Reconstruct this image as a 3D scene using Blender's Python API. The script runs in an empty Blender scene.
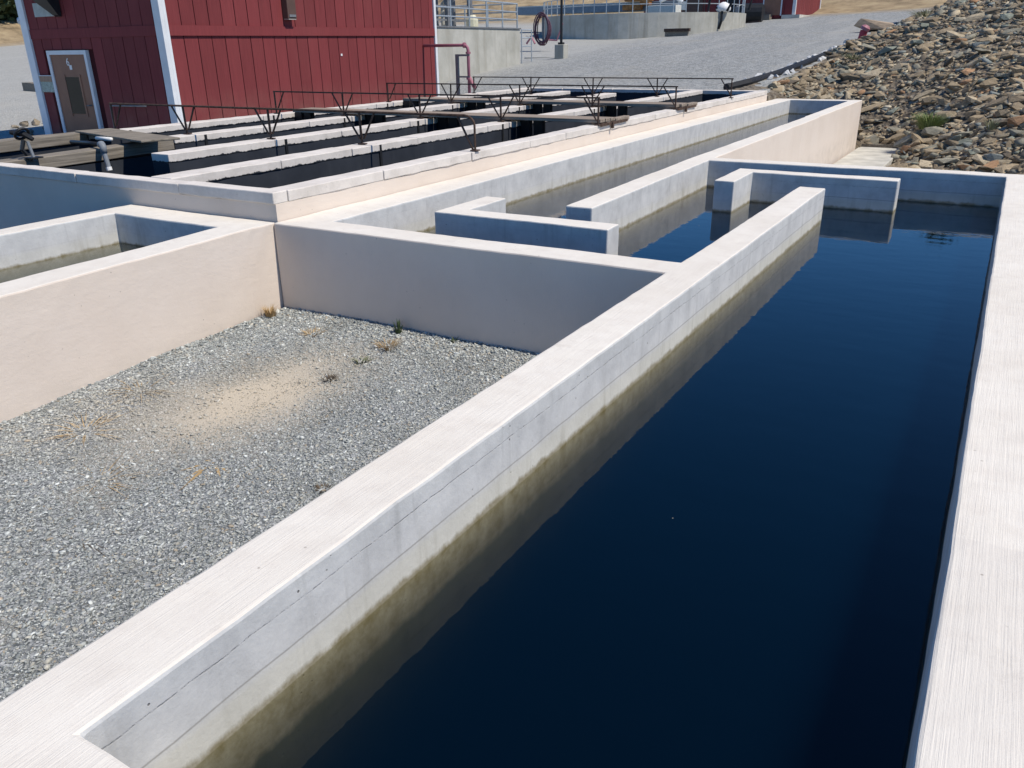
import bpy, math, random
import numpy as np
from mathutils import Vector, Matrix, noise, Euler
rad = math.radians
rng = random.Random(7)
nrg = np.random.default_rng(7)
SC = bpy.context.scene
COL = SC.collection

# ------------------------------------------------------------------ camera, sky, sun, exposure
H = 1.6
F_PX = 807.6
yaw, pitch, roll = rad(-30.739), rad(22.803), rad(-0.877)
fw = Vector((math.sin(yaw) * math.cos(pitch), math.cos(yaw) * math.cos(pitch), -math.sin(pitch)))
rt = Vector((math.cos(yaw), -math.sin(yaw), 0))
up = rt.cross(fw)
r2 = rt * math.cos(roll) + up * math.sin(roll)
u2 = -rt * math.sin(roll) + up * math.cos(roll)
cam_d = bpy.data.cameras.new('camera')
cam = bpy.data.objects.new('camera', cam_d)
COL.objects.link(cam)
cam_d.sensor_width = 36
cam_d.lens = F_PX / 1024 * 36
cam_d.clip_start = .05
cam_d.clip_end = 2000
cam.matrix_world = Matrix(((r2.x, u2.x, -fw.x, 0), (r2.y, u2.y, -fw.y, 0), (r2.z, u2.z, -fw.z, H), (0, 0, 0, 1)))
SC.camera = cam

SUN_EL, SUN_AZ = 57, 4            # azimuth from +X towards +Y
W = bpy.data.worlds.new('World')
SC.world = W
W.use_nodes = True
nt = W.node_tree
sky = nt.nodes.new('ShaderNodeTexSky')
sky.sky_type = 'NISHITA'
sky.sun_disc = False
sky.sun_elevation = rad(SUN_EL)
sky.sun_rotation = rad(90 - SUN_AZ)
sky.altitude = 1500
sky.air_density = 0.9
sky.dust_density = 0.0
sky.ozone_density = 6.0
hs = nt.nodes.new('ShaderNodeHueSaturation')          # deep clear summer sky
hs.inputs['Saturation'].default_value = 1.2
nt.links.new(sky.outputs[0], hs.inputs['Color'])
nt.links.new(hs.outputs[0], nt.nodes['Background'].inputs[0])
nt.nodes['Background'].inputs[1].default_value = 0.122
sd = bpy.data.lights.new('sun', 'SUN')
sd.energy = 4.0
sd.angle = rad(.5)
sd.color = (1, .925, .815)
so = bpy.data.objects.new('sun', sd)
COL.objects.link(so)
sv = Vector((math.cos(rad(SUN_EL)) * math.cos(rad(SUN_AZ)), math.cos(rad(SUN_EL)) * math.sin(rad(SUN_AZ)), math.sin(rad(SUN_EL))))
so.rotation_euler = sv.to_track_quat('Z', 'Y').to_euler()
so.location = (10, 0, 30)
SC.view_settings.view_transform = 'Standard'
SC.view_settings.look = 'None'
SC.view_settings.gamma = 1
SC.view_settings.exposure = 0.26

# ------------------------------------------------------------------ material helpers
class NT:
    def __init__(s, name):
        s.m = bpy.data.materials.new(name)
        s.m.use_nodes = True
        s.t = s.m.node_tree
        s.b = s.t.nodes['Principled BSDF']
        s.o = s.t.nodes['Material Output']
        s.b.inputs['Specular IOR Level'].default_value = .25
    def n(s, typ, **kw):
        x = s.t.nodes.new('ShaderNode' + typ)
        for k, v in kw.items():
            setattr(x, k, v)
        return x
    def l(s, a, b):
        s.t.links.new(a, b)
    def set(s, sock, v):
        if hasattr(v, 'links') or isinstance(v, bpy.types.NodeSocket):
            s.l(v, sock)
        else:
            sock.default_value = v
    def pos(s):
        if not hasattr(s, '_p'):
            s._p = s.n('NewGeometry').outputs['Position']
        return s._p
    def z(s):
        if not hasattr(s, '_z'):
            x = s.n('SeparateXYZ'); s.l(s.pos(), x.inputs[0]); s._z = x.outputs[2]; s._x = x.outputs[0]; s._y = x.outputs[1]
        return s._z
    def scale(s, v, sc):
        x = s.n('VectorMath', operation='MULTIPLY'); s.l(v, x.inputs[0]); x.inputs[1].default_value = sc
        return x.outputs[0]
    def noise(s, sc=5, det=4, rough=.55, vec=None, out=0, dist=0):
        x = s.n('TexNoise'); x.inputs['Scale'].default_value = sc; x.inputs['Detail'].default_value = det
        x.inputs['Roughness'].default_value = rough; x.inputs['Distortion'].default_value = dist
        s.l(vec if vec is not None else s.pos(), x.inputs['Vector'])
        return x.outputs[out]
    def voro(s, sc=5, vec=None, feat='F1', out='Distance', rnd=1):
        x = s.n('TexVoronoi', feature=feat); x.inputs['Scale'].default_value = sc
        x.inputs['Randomness'].default_value = rnd
        s.l(vec if vec is not None else s.pos(), x.inputs['Vector'])
        return x.outputs[out]
    def ramp(s, fac, stops, interp='LINEAR'):
        x = s.n('ValToRGB'); cr = x.color_ramp; cr.interpolation = interp
        while len(cr.elements) < len(stops):
            cr.elements.new(1)
        for e, (p, c) in zip(cr.elements, stops):
            e.position = p
            e.color = (*c, 1) if isinstance(c, tuple) else (c, c, c, 1)
        s.set(x.inputs[0], fac)
        return x.outputs[0]
    def mapr(s, v, a, b, c=0, d=1):
        x = s.n('MapRange'); s.set(x.inputs[0], v)
        for i, q in enumerate((a, b, c, d)):
            x.inputs[i + 1].default_value = q
        return x.outputs[0]
    def math(s, op, a, b=0):
        x = s.n('Math', operation=op); s.set(x.inputs[0], a); s.set(x.inputs[1], b)
        return x.outputs[0]
    def mix(s, f, a, b, mode='MIX'):
        x = s.n('MixRGB', blend_type=mode)
        s.set(x.inputs[0], f)
        for i, q in ((1, a), (2, b)):
            if isinstance(q, tuple): q = (*q, 1)
            s.set(x.inputs[i], q)
        return x.outputs[0]
    def bump(s, h, strength=.3, dist=.01, nrm=None):
        x = s.n('Bump'); x.inputs['Strength'].default_value = strength; x.inputs['Distance'].default_value = dist
        s.l(h, x.inputs['Height'])
        if nrm is not None: s.l(nrm, x.inputs['Normal'])
        return x.outputs[0]
    def fin(s, col, rough=.85, nrm=None, metal=0):
        s.set(s.b.inputs['Base Color'], (*col, 1) if isinstance(col, tuple) else col)
        s.set(s.b.inputs['Roughness'], rough)
        s.b.inputs['Metallic'].default_value = metal
        if nrm is not None: s.l(nrm, s.b.inputs['Normal'])
        return s.m

def simple(name, c, rough=.6, var=.25, sc=6, metal=0, bump=.1):
    t = NT(name)
    f = t.noise(sc, 5)
    oi = t.n('ObjectInfo').outputs['Random']
    k = t.math('ADD', t.mapr(f, .3, .7, 1 - var, 1 + var), t.mapr(oi, 0, 1, -.08, .08))
    col = t.mix(1, c, k, 'MULTIPLY')
    return t.fin(col, rough, t.bump(t.noise(sc * 6, 4), bump, .004), metal)

def mat_paint():
    t = NT('cream_painted_concrete')
    big = t.noise(.9, 4, .6)
    med = t.noise(7, 5, .65)
    streak = t.noise(1, 3, .6, t.scale(t.pos(), (210, 4, 20)))
    streak2 = t.noise(1, 3, .6, t.scale(t.pos(), (60, 1.2, 9)))
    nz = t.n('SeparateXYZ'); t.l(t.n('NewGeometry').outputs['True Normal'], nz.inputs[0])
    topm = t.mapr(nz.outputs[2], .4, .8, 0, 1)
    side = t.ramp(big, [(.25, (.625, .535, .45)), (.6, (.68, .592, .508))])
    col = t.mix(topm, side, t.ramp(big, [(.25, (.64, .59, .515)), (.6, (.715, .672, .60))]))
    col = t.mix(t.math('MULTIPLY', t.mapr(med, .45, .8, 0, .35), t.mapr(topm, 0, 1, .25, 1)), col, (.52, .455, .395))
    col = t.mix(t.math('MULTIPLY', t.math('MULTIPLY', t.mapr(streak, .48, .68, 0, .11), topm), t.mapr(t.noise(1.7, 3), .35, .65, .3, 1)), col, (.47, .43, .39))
    t.z()
    old = t.math('MULTIPLY', t.mapr(t._x, 0, .01, 0, 1), t.mapr(t._y, 2.83, 2.84, 1, 0))
    col = t.mix(t.math('MULTIPLY', old, .22), col, (.55, .52, .48))
    col = t.mix(t.math('MULTIPLY', t.mapr(t.noise(2.6, 6, .75), .57, .66, 0, .35), t.math('MULTIPLY', topm, t.mapr(t.noise(.7, 2), .45, .6, 0, 1))), col, (.50, .455, .40))
    spk = t.voro(13, feat='F1')
    sp2 = t.math('MULTIPLY', t.mapr(spk, .05, .09, 1, 0), t.mapr(t.noise(1.1, 2), .52, .62, 0, .7))
    col = t.mix(sp2, col, (.28, .24, .2))
    # soil splash just above the gravel, drawn by height
    low = t.math('MULTIPLY', t.mapr(t.z(), -.93, -.70, 1, 0), t.mapr(t.noise(3.5, 5), .35, .7, .05, .4))
    col = t.mix(low, col, (.42, .37, .31))
    h = t.math('ADD', t.math('MULTIPLY', streak, .8), t.math('ADD', t.math('MULTIPLY', streak2, .8), t.math('MULTIPLY', t.noise(90, 4, .7), .5)))
    return t.fin(col, .9, t.bump(h, .6, .005))

def mat_bare(name='bare_grey_concrete', wl=-.38):
    t = NT(name)
    z = t.z()
    v = t.noise(1, 4, .6, t.scale(t.pos(), (3.2, 3.2, .55)))
    blot = t.noise(4.5, 6, .7)
    col = t.ramp(blot, [(.28, (.43, .43, .42)), (.5, (.53, .53, .515)), (.75, (.62, .615, .59))])
    col = t.mix(t.mapr(v, .48, .75, 0, .5), col, (.41, .41, .40))
    fine = t.noise(1, 3, .6, t.scale(t.pos(), (14, 14, 1.1)))
    col = t.mix(t.mapr(fine, .58, .76, 0, .4), col, (.30, .30, .285))
    # rough pour line near the top, wobbling and broken
    wob = t.math('ADD', z, t.math('MULTIPLY', t.math('SUBTRACT', t.noise(7, 6, .7), .5), .022))
    ln = t.math('ABSOLUTE', t.math('ADD', wob, .095))
    lnm = t.math('MULTIPLY', t.mapr(ln, .0, .0045, 1, 0), t.mapr(t.noise(26, 6, .8), .42, .58, 0, .65))
    t.z(); lnm = t.math('MULTIPLY', lnm, t.mapr(t._x, -2.6, -2.2, .22, 1))
    col = t.mix(lnm, col, (.16, .15, .14))
    # air holes
    hol = t.math('MULTIPLY', t.mapr(t.voro(17), .06, .1, 1, 0), t.mapr(t.noise(2.3, 3), .5, .6, 0, 1))
    col = t.mix(hol, col, (.14, .13, .12))
    # scale line and cream mineral band above the water
    wob2 = t.math('ADD', z, t.math('MULTIPLY', t.math('SUBTRACT', t.noise(2.2, 4), .5), .02))
    l2 = t.math('MULTIPLY', t.mapr(t.math('ABSOLUTE', t.math('SUBTRACT', wob2, wl + .135)), 0, .006, .75, 0), t.mapr(t._x, -2.6, -2.2, .15, 1))
    col = t.mix(l2, col, (.2, .19, .17))
    band = t.mapr(wob2, wl + .10, wl + .14, 1, 0)
    col = t.mix(t.math('MULTIPLY', band, t.mapr(t._x, -2.6, -2.2, .2, .42)), col, (.53, .505, .39))
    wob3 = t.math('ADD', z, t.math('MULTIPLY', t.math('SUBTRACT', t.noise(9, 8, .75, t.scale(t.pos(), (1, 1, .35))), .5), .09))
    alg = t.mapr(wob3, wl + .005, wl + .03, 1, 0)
    drip = t.math('MULTIPLY', t.mapr(t.noise(1, 4, .6, t.scale(t.pos(), (9, 9, .7))), .55, .68, 0, .35), t.mapr(z, wl + .25, wl + .05, 0, 1))
    col = t.mix(drip, col, (.30, .28, .22))
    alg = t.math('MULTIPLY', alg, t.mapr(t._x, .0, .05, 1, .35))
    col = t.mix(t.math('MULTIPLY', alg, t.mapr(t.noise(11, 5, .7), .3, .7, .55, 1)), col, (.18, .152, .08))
    deep = t.mapr(wob3, wl - .20, wl - .165, 1, 0)  # algae below water, with the wall's reflection zone painted into its colour
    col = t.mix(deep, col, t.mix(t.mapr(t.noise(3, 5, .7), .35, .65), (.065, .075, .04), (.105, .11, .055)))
    h = t.math('ADD', t.math('MULTIPLY', blot, .5), t.math('ADD', t.math('MULTIPLY', t.noise(40, 5, .7), .5), t.math('MULTIPLY', t.math('ADD', lnm, hol), -.8)))
    return t.fin(col, .88, t.bump(h, .5, .008))

def mat_water(name, tint, dens, scat=(.02, .33, .95), sdens=.18):
    t = NT(name)
    t.t.nodes.remove(t.b)
    w1 = t.noise(2.2, 3, .5, t.scale(t.pos(), (1, 2.2, 1)))
    w2 = t.noise(9, 3, .5, t.scale(t.pos(), (1, 1.7, 1)))
    nrm = t.bump(t.math('ADD', w1, t.math('MULTIPLY', w2, .22)), .075, .02)
    fr = t.n('Fresnel'); fr.inputs[0].default_value = 1.333; t.l(nrm, fr.inputs['Normal'])
    tr = t.n('BsdfTransparent'); tr.inputs[0].default_value = (.93, .95, .92, 1)
    gl = t.n('BsdfGlossy'); gl.inputs['Roughness'].default_value = .012; t.l(nrm, gl.inputs['Normal'])
    gl.inputs[0].default_value = (1, 1, 1, 1)
    mx = t.n('MixShader'); t.l(fr.outputs[0], mx.inputs[0]); t.l(tr.outputs[0], mx.inputs[1]); t.l(gl.outputs[0], mx.inputs[2])
    t.l(mx.outputs[0], t.o.inputs['Surface'])
    va = t.n('VolumeAbsorption'); va.inputs[0].default_value = (*tint, 1); va.inputs[1].default_value = dens
    # fine suspended matter gives the deep water its own faint blue
    vs = t.n('VolumeScatter'); vs.inputs[0].default_value = (*scat, 1); vs.inputs['Density'].default_value = sdens
    ad = t.n('AddShader'); t.l(va.outputs[0], ad.inputs[0]); t.l(vs.outputs[0], ad.inputs[1])
    t.l(ad.outputs[0], t.o.inputs['Volume'])
    return t.m

def mat_ground():
    t = NT('gravel_ground')
    big = t.noise(.12, 5, .6)
    med = t.noise(1.1, 5, .65)
    v1 = t.voro(26, out='Color')
    v2 = t.voro(11, out='Color')
    hue = t.n('RGBToBW'); t.l(v1, hue.inputs[0])
    hue2 = t.n('RGBToBW'); t.l(v2, hue2.inputs[0])
    col = t.ramp(hue.outputs[0], [(.2, (.12, .135, .14)), (.5, (.255, .265, .26)), (.8, (.43, .435, .42))])
    col = t.mix(.45, col, t.ramp(hue2.outputs[0], [(.2, (.15, .16, .165)), (.8, (.42, .43, .42))]))
    hb = t.n('RGBToBW'); t.l(t.voro(4.5, out='Color'), hb.inputs[0])
    col = t.mix(.14, col, t.ramp(hb.outputs[0], [(.2, (.10, .10, .10)), (.5, (.275, .275, .265)), (.85, (.54, .54, .52))]))
    rut = t.noise(1, 4, .6, t.scale(t.pos(), (.55, .07, .3)))
    col = t.mix(t.mapr(rut, .5, .68, 0, .45), col, (.40, .395, .375))
    col = t.mix(t.mapr(med, .52, .8, 0, .45), col, (.30, .275, .225))
    col = t.mix(t.mapr(big, .55, .75, 0, .5), col, (.36, .33, .27))
    t.z()
    left = t.mapr(t.math('ADD', t._x, t.math('MULTIPLY', med, 4)), -23, -17, 1, 0)
    col = t.mix(t.math('MULTIPLY', left, .5), col, (.44, .43, .39))
    # dry grass hillside beyond the plant
    far = t.mapr(t.math('ADD', t._y, t.math('MULTIPLY', big, 14)), 83, 92, 0, 1)
    lf = t.mapr(t.math('ADD', t._x, t.math('MULTIPLY', big, 6)), -82, -79, 1, 0)
    fl = t.math('MAXIMUM', far, lf)
    g = t.ramp(t.noise(.5, 6, .7), [(.3, (.15, .115, .07)), (.5, (.33, .25, .15)), (.7, (.45, .36, .22))])
    col = t.mix(fl, col, g)
    h = t.math('ADD', t.voro(26), t.math('MULTIPLY', t.voro(11), .9))
    return t.fin(col, .95, t.bump(h, .9, .03))

def mat_yard():
    t = NT('fine_gravel_bed')
    hue = t.n('RGBToBW'); t.l(t.voro(75, out='Color'), hue.inputs[0])
    col = t.ramp(hue.outputs[0], [(.2, (.10, .11, .112)), (.55, (.24, .25, .25)), (.85, (.46, .47, .46))])
    s = t.n('VectorMath', operation='DISTANCE')
    wp = t.n('VectorMath', operation='ADD'); t.l(t.scale(t.pos(), (1.15, .62, 0)), wp.inputs[0])
    nz = t.n('TexNoise'); nz.inputs['Scale'].default_value = 2.2; nz.inputs['Detail'].default_value = 5; t.l(t.pos(), nz.inputs['Vector'])
    sub = t.scale(nz.outputs['Color'], (.5, .5, 0)); t.l(sub, wp.inputs[1])
    t.l(wp.outputs[0], s.inputs[0]); s.inputs[1].default_value = (-4.72 * 1.15 + .25, 4.02 * .62 + .25, 0)
    m = t.mapr(s.outputs['Value'], .2, .95, 1, 0)
    col = t.mix(m, col, t.mix(t.noise(60, 4), (.50, .43, .33), (.58, .51, .40)))
    col = t.mix(t.mapr(t.noise(1.6, 4), .55, .75, 0, .4), col, (.40, .34, .25))
    h = t.math('ADD', t.voro(75), t.noise(200, 3))
    return t.fin(col, .95, t.bump(h, .7, .008))

def mat_vcol(name, rough=.9, sc=20, bs=.5, tr=0):
    t = NT(name)
    a = t.n('Attribute'); a.attribute_name = 'col'
    k = t.mapr(t.noise(sc, 5, .7), .3, .7, .72, 1.25)
    col = t.mix(1, a.outputs['Color'], k, 'MULTIPLY')
    return t.fin(col, rough, t.bump(t.noise(sc * 2, 5, .7), bs, .02))

def mat_rock():
    t = NT('riprap_rock')
    oi = t.n('ObjectInfo')
    tc = t.n('TexCoord').outputs['Object']
    f = t.noise(2.6, 6, .7, tc)
    k = t.mapr(f, .3, .7, .6, 1.35)
    col = t.mix(1, oi.outputs['Color'], k, 'MULTIPLY')
    col = t.mix(t.mapr(t.noise(1.4, 5, .7, tc), .55, .7, 0, .45), col, (.22, .16, .10))
    return t.fin(col, .92, t.bump(t.noise(7, 6, .75, tc), .6, .05))

def mat_hill():
    t = NT('rubble_soil')
    col = t.ramp(t.noise(1.7, 6, .7), [(.3, (.075, .06, .045)), (.5, (.17, .135, .095)), (.7, (.29, .23, .16))])
    hb = t.n('RGBToBW'); t.l(t.voro(7, out='Color'), hb.inputs[0])
    col = t.mix(.6, col, t.ramp(hb.outputs[0], [(.2, (.07, .06, .05)), (.5, (.2, .165, .12)), (.8, (.3, .27, .22))]))
    h = t.math('ADD', t.voro(7), t.math('MULTIPLY', t.noise(18, 5, .7), .6))
    return t.fin(col, .95, t.bump(h, 1, .1))

def mat_wood(name, c, axis=0):
    t = NT(name)
    sc = [34, 34, 34]; sc[axis] = 1.2
    tc = t.pos()
    g = t.noise(1, 5, .65, t.scale(tc, tuple(sc)))
    col = t.mix(t.mapr(g, .35, .7), tuple(q * .55 for q in c), tuple(min(1, q * 1.35) for q in c))
    col = t.mix(t.mapr(t.noise(1.5, 4), .5, .75, 0, .5), col, tuple(q * .6 for q in c))
    return t.fin(col, .85, t.bump(g, .5, .01))

def mat_siding():
    t = NT('red_painted_siding')
    g = t.noise(1, 4, .6, t.scale(t.pos(), (30, 30, 1.3)))
    oi = t.n('ObjectInfo').outputs['Random']
    k = t.math('ADD', t.mapr(g, .3, .7, .86, 1.12), t.mapr(oi, 0, 1, -.12, .12))
    col = t.mix(1, (.185, .036, .038), k, 'MULTIPLY')
    col = t.mix(t.mapr(t.noise(.8, 4), .5, .8, 0, .35), col, (.225, .062, .058))
    dust = t.math('MULTIPLY', t.mapr(t.z(), -.6, .7, 1, 0), t.mapr(t.noise(3, 5), .35, .7, .1, .6))
    col = t.mix(dust, col, (.26, .14, .11))
    return t.fin(col, .75, t.bump(g, .25, .006))

def mat_cap():
    t = NT('white_cap_paint')
    z = t.z()
    col = t.mix(t.mapr(t.noise(3, 5, .7), .4, .75), (.66, .61, .555), (.50, .46, .415))
    col = t.mix(t.math('MULTIPLY', t.mapr(t.noise(16, 5, .75), .6, .72), .7), col, (.36, .33, .30))
    inside = t.math('MULTIPLY', t.mapr(t._x, -6.24, -6.23, 1, 0), t.mapr(t._y, 5.88, 5.89, 0, 1))
    edge = t.math('ADD', z, t.math('MULTIPLY', t.math('SUBTRACT', t.noise(7, 6, .75), .5), .11))
    chip = t.math('MULTIPLY', t.mapr(edge, .182, .19, 1, 0), inside)
    col = t.mix(chip, col, (.03, .035, .044))
    return t.fin(col, .88, t.bump(t.noise(30, 5, .7), .4, .008))

def mat_far_concrete():
    t = NT('weathered_concrete')
    v = t.noise(1, 4, .6, t.scale(t.pos(), (1.6, 1.6, .12)))
    col = t.ramp(t.noise(.9, 5, .65), [(.3, (.34, .335, .29)), (.7, (.48, .47, .42))])
    col = t.mix(t.mapr(v, .5, .68, 0, .7), col, (.27, .255, .21))
    return t.fin(col, .9, t.bump(t.noise(6, 5), .3, .03))

def mat_black_coat():
    t = NT('black_coated_concrete')
    col = t.ramp(t.noise(2.2, 5, .65), [(.3, (.020, .024, .032)), (.7, (.034, .039, .049))])
    v = t.noise(1, 4, .6, t.scale(t.pos(), (6, 6, .8)))
    col = t.mix(t.mapr(v, .55, .8, 0, .4), col, (.05, .055, .06))
    return t.fin(col, .8, t.bump(t.noise(30, 4), .2, .005))

def mat_leaf(name, c):
    t = NT(name)
    oi = t.noise(1.3, 3)
    col = t.mix(t.mapr(oi, .3, .7), tuple(q * .6 for q in c), tuple(q * 1.4 for q in c))
    return t.fin(col, .7)

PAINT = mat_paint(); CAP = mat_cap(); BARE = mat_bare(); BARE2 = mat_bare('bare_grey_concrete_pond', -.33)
BLACK = mat_black_coat(); GROUND = mat_ground(); YARD = mat_yard()
PEB = mat_vcol('gravel_pebble', .9, 60, .25); STUFFROCK = mat_vcol('rubble_rock', .92, 9, .6)
ROCK = mat_rock(); HILL = mat_hill(); SIDING = mat_siding(); FARC = mat_far_concrete()
WATER = mat_water('basin_water', (.36, .37, .37), 3.9)
WATER2 = mat_water('pond_water', (.30, .34, .24), 3.0, (.7, .75, .5), .5)
WATER3 = mat_water('dark_tank_water', (.1, .12, .12), 4, (.3, .5, .7), .05)
PLANK = mat_wood('weathered_plank', (.30, .245, .195), 0)
TIMBER = mat_wood('weathered_timber', (.235, .205, .165), 1)
RUST = simple('rusty_dark_steel', (.075, .047, .034), .7, .5, 14)
GALV = simple('galvanized_steel', (.40, .44, .46), .45, .15, 8, .4)
WHITE = simple('white_trim_paint', (.68, .70, .71), .6, .06, 4)
DOORM = simple('brown_door_paint', (.27, .135, .085), .5, .1, 3)
GLASS = simple('dark_window_glass', (.012, .016, .014), .03, .1, 3, 0, 0)
DKBROWN = simple('dark_brown_metal', (.10, .062, .05), .5, .1, 4)
PURPLE = simple('purple_pipe_paint', (.31, .125, .165), .45, .12, 6)
PINK = simple('faded_pink_paint', (.40, .17, .20), .5, .12, 6)
STEEL = simple('grey_steel', (.20, .21, .22), .5, .2, 6, .3)
BLK = simple('black_plastic', (.018, .019, .021), .45, .2, 6)
GREYPIPE = simple('grey_plastic_pipe', (.22, .24, .26), .5, .12, 6)
WHITEP = simple('white_plastic', (.75, .75, .73), .45, .05, 6)
ROOF = simple('brown_roofing', (.12, .085, .07), .85, .2, 3)
REDM = simple('faded_red_paint', (.35, .05, .07), .5, .2, 5)
SIGNG = simple('pale_green_sign', (.36, .42, .36), .5, .35, 24)
SIGNB = simple('tan_sign_header', (.33, .22, .15), .6, .2, 9)
TAN = simple('tan_machine_paint', (.42, .34, .22), .6, .2, 3)
ORANGE = simple('rusty_orange_steel', (.42, .18, .06), .7, .4, 4)
BLUEG = simple('blue_grey_paint', (.17, .22, .27), .5, .15, 3)
LEAF = mat_leaf('tree_leaf', (.045, .065, .028)); GRASS = mat_leaf('green_grass_blade', (.17, .215, .075))
DRY = mat_leaf('dry_weed_stalk', (.42, .29, .14)); WEED = mat_leaf('small_green_weed', (.06, .085, .035))
GREYGRASS = mat_leaf('grey_green_grass', (.20, .21, .12)); BARK = simple('tree_bark', (.09, .07, .05), .9, .3, 5)
CONCP = simple('pale_concrete_pad', (.50, .48, .42), .9, .2, 2.5, 0, .3)
STONEW = simple('pale_stone', (.6, .6, .57), .9, .2, 5)

# ------------------------------------------------------------------ object helpers
def link(name, me, parent=None, kind=None):
    o = bpy.data.objects.new(name, me)
    COL.objects.link(o)
    if parent is not None:
        o.parent = parent
    if kind: o['kind'] = kind
    return o

def wloc(o):
    v = Vector((0, 0, 0))
    while o is not None:
        v += o.location; o = o.parent
    return v

def thing(name, label, cat, loc=(0, 0, 0), group=None):
    o = bpy.data.objects.new(name, None)
    COL.objects.link(o)
    o.empty_display_size = .2
    o.location = loc
    tag(o, label, cat, group)
    return o

def tag(o, label, cat, group=None):
    o['label'] = label; o['category'] = cat
    if group: o['group'] = group
    return o

class MB:
    def __init__(s): s.v = []; s.f = []; s.mi = []
    def add(s, vs, fs, mi=0):
        n = len(s.v); s.v += [tuple(q) for q in vs]
        for f in fs: s.f.append(tuple(i + n for i in f)); s.mi.append(mi)
        return s
    def box(s, x0, x1, y0, y1, z0, z1, mi=0):
        return s.add([(x0, y0, z0), (x1, y0, z0), (x1, y1, z0), (x0, y1, z0), (x0, y0, z1), (x1, y0, z1), (x1, y1, z1), (x0, y1, z1)],
                     [(0, 3, 2, 1), (4, 5, 6, 7), (0, 1, 5, 4), (1, 2, 6, 5), (2, 3, 7, 6), (3, 0, 4, 7)], mi)
    def prism(s, poly, z0, z1, mi=0):
        n = len(poly)
        vs = [(*p, z0) for p in poly] + [(*p, z1) for p in poly]
        fs = [tuple(range(n - 1, -1, -1)), tuple(range(n, 2 * n))] + [(i, (i + 1) % n, (i + 1) % n + n, i + n) for i in range(n)]
        return s.add(vs, fs, mi)
    def tube(s, pts, r, seg=8, mi=0, closed=False):
        pts = [Vector(p) for p in pts]
        n = len(pts); rings = []
        rr = r if isinstance(r, (list, tuple)) else [r] * n
        prev = None
        for i, p in enumerate(pts):
            d = (pts[min(i + 1, n - 1)] - pts[max(i - 1, 0)]).normalized()
            if prev is None:
                a = d.orthogonal().normalized()
            else:
                a = (prev - d * prev.dot(d))
                a = a.normalized() if a.length > 1e-6 else d.orthogonal().normalized()
            prev = a; b = d.cross(a)
            rings.append([p + (a * math.cos(t) + b * math.sin(t)) * rr[i] for t in [2 * math.pi * k / seg for k in range(seg)]])
        vs = [q for r_ in rings for q in r_]
        fs = []
        for i in range(n - 1):
            for k in range(seg):
                k2 = (k + 1) % seg
                fs.append((i * seg + k, i * seg + k2, (i + 1) * seg + k2, (i + 1) * seg + k))
        fs.append(tuple(range(seg - 1, -1, -1))); fs.append(tuple(range((n - 1) * seg, n * seg)))
        return s.add(vs, fs, mi)
    def bar(s, p, q, w, h, mi=0):
        p, q = Vector(p), Vector(q); d = (q - p).normalized()
        a = d.cross(Vector((0, 0, 1)))
        a = a.normalized() if a.length > 1e-4 else Vector((1, 0, 0))
        b = a.cross(d)
        vs = []
        for c in (p, q):
            for sa, sb in ((-1, -1), (1, -1), (1, 1), (-1, 1)):
                vs.append(c + a * sa * w / 2 + b * sb * h / 2)
        return s.add(vs, [(3, 2, 1, 0), (4, 5, 6, 7), (0, 1, 5, 4), (1, 2, 6, 5), (2, 3, 7, 6), (3, 0, 4, 7)], mi)
    def build(s, name, mats, parent=None, bevel=0, smooth=False, kind=None, origin=None):
        if not isinstance(mats, (list, tuple)): mats = [mats]
        va = np.array(s.v, float)
        if origin is None:
            if parent is not None: base = wloc(parent)
            else: base = Vector((*((va.min(0) + va.max(0)) / 2)[:2], va[:, 2].min()))
        else: base = Vector(origin)
        me = bpy.data.meshes.new(name)
        me.from_pydata([tuple(q) for q in va - np.array(base)], [], s.f)
        for m in mats: me.materials.append(m)
        if len(mats) > 1: me.polygons.foreach_set('material_index', s.mi)
        if smooth: me.polygons.foreach_set('use_smooth', [True] * len(me.polygons))
        me.update()
        o = link(name, me, parent, kind)
        if parent is None: o.location = base
        if bevel:
            b = o.modifiers.new('bevel', 'BEVEL'); b.width = bevel; b.segments = 2; b.limit_method = 'ANGLE'; b.angle_limit = rad(50)
        return o

def jit(p, amp=.004):
    v = Vector(p)
    n1 = noise.noise_vector(v * 1.3); n2 = noise.noise_vector(v * 7.0)
    return v + n1 * amp + n2 * amp * .55 + noise.noise_vector(v * 23.0) * amp * .35

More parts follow.
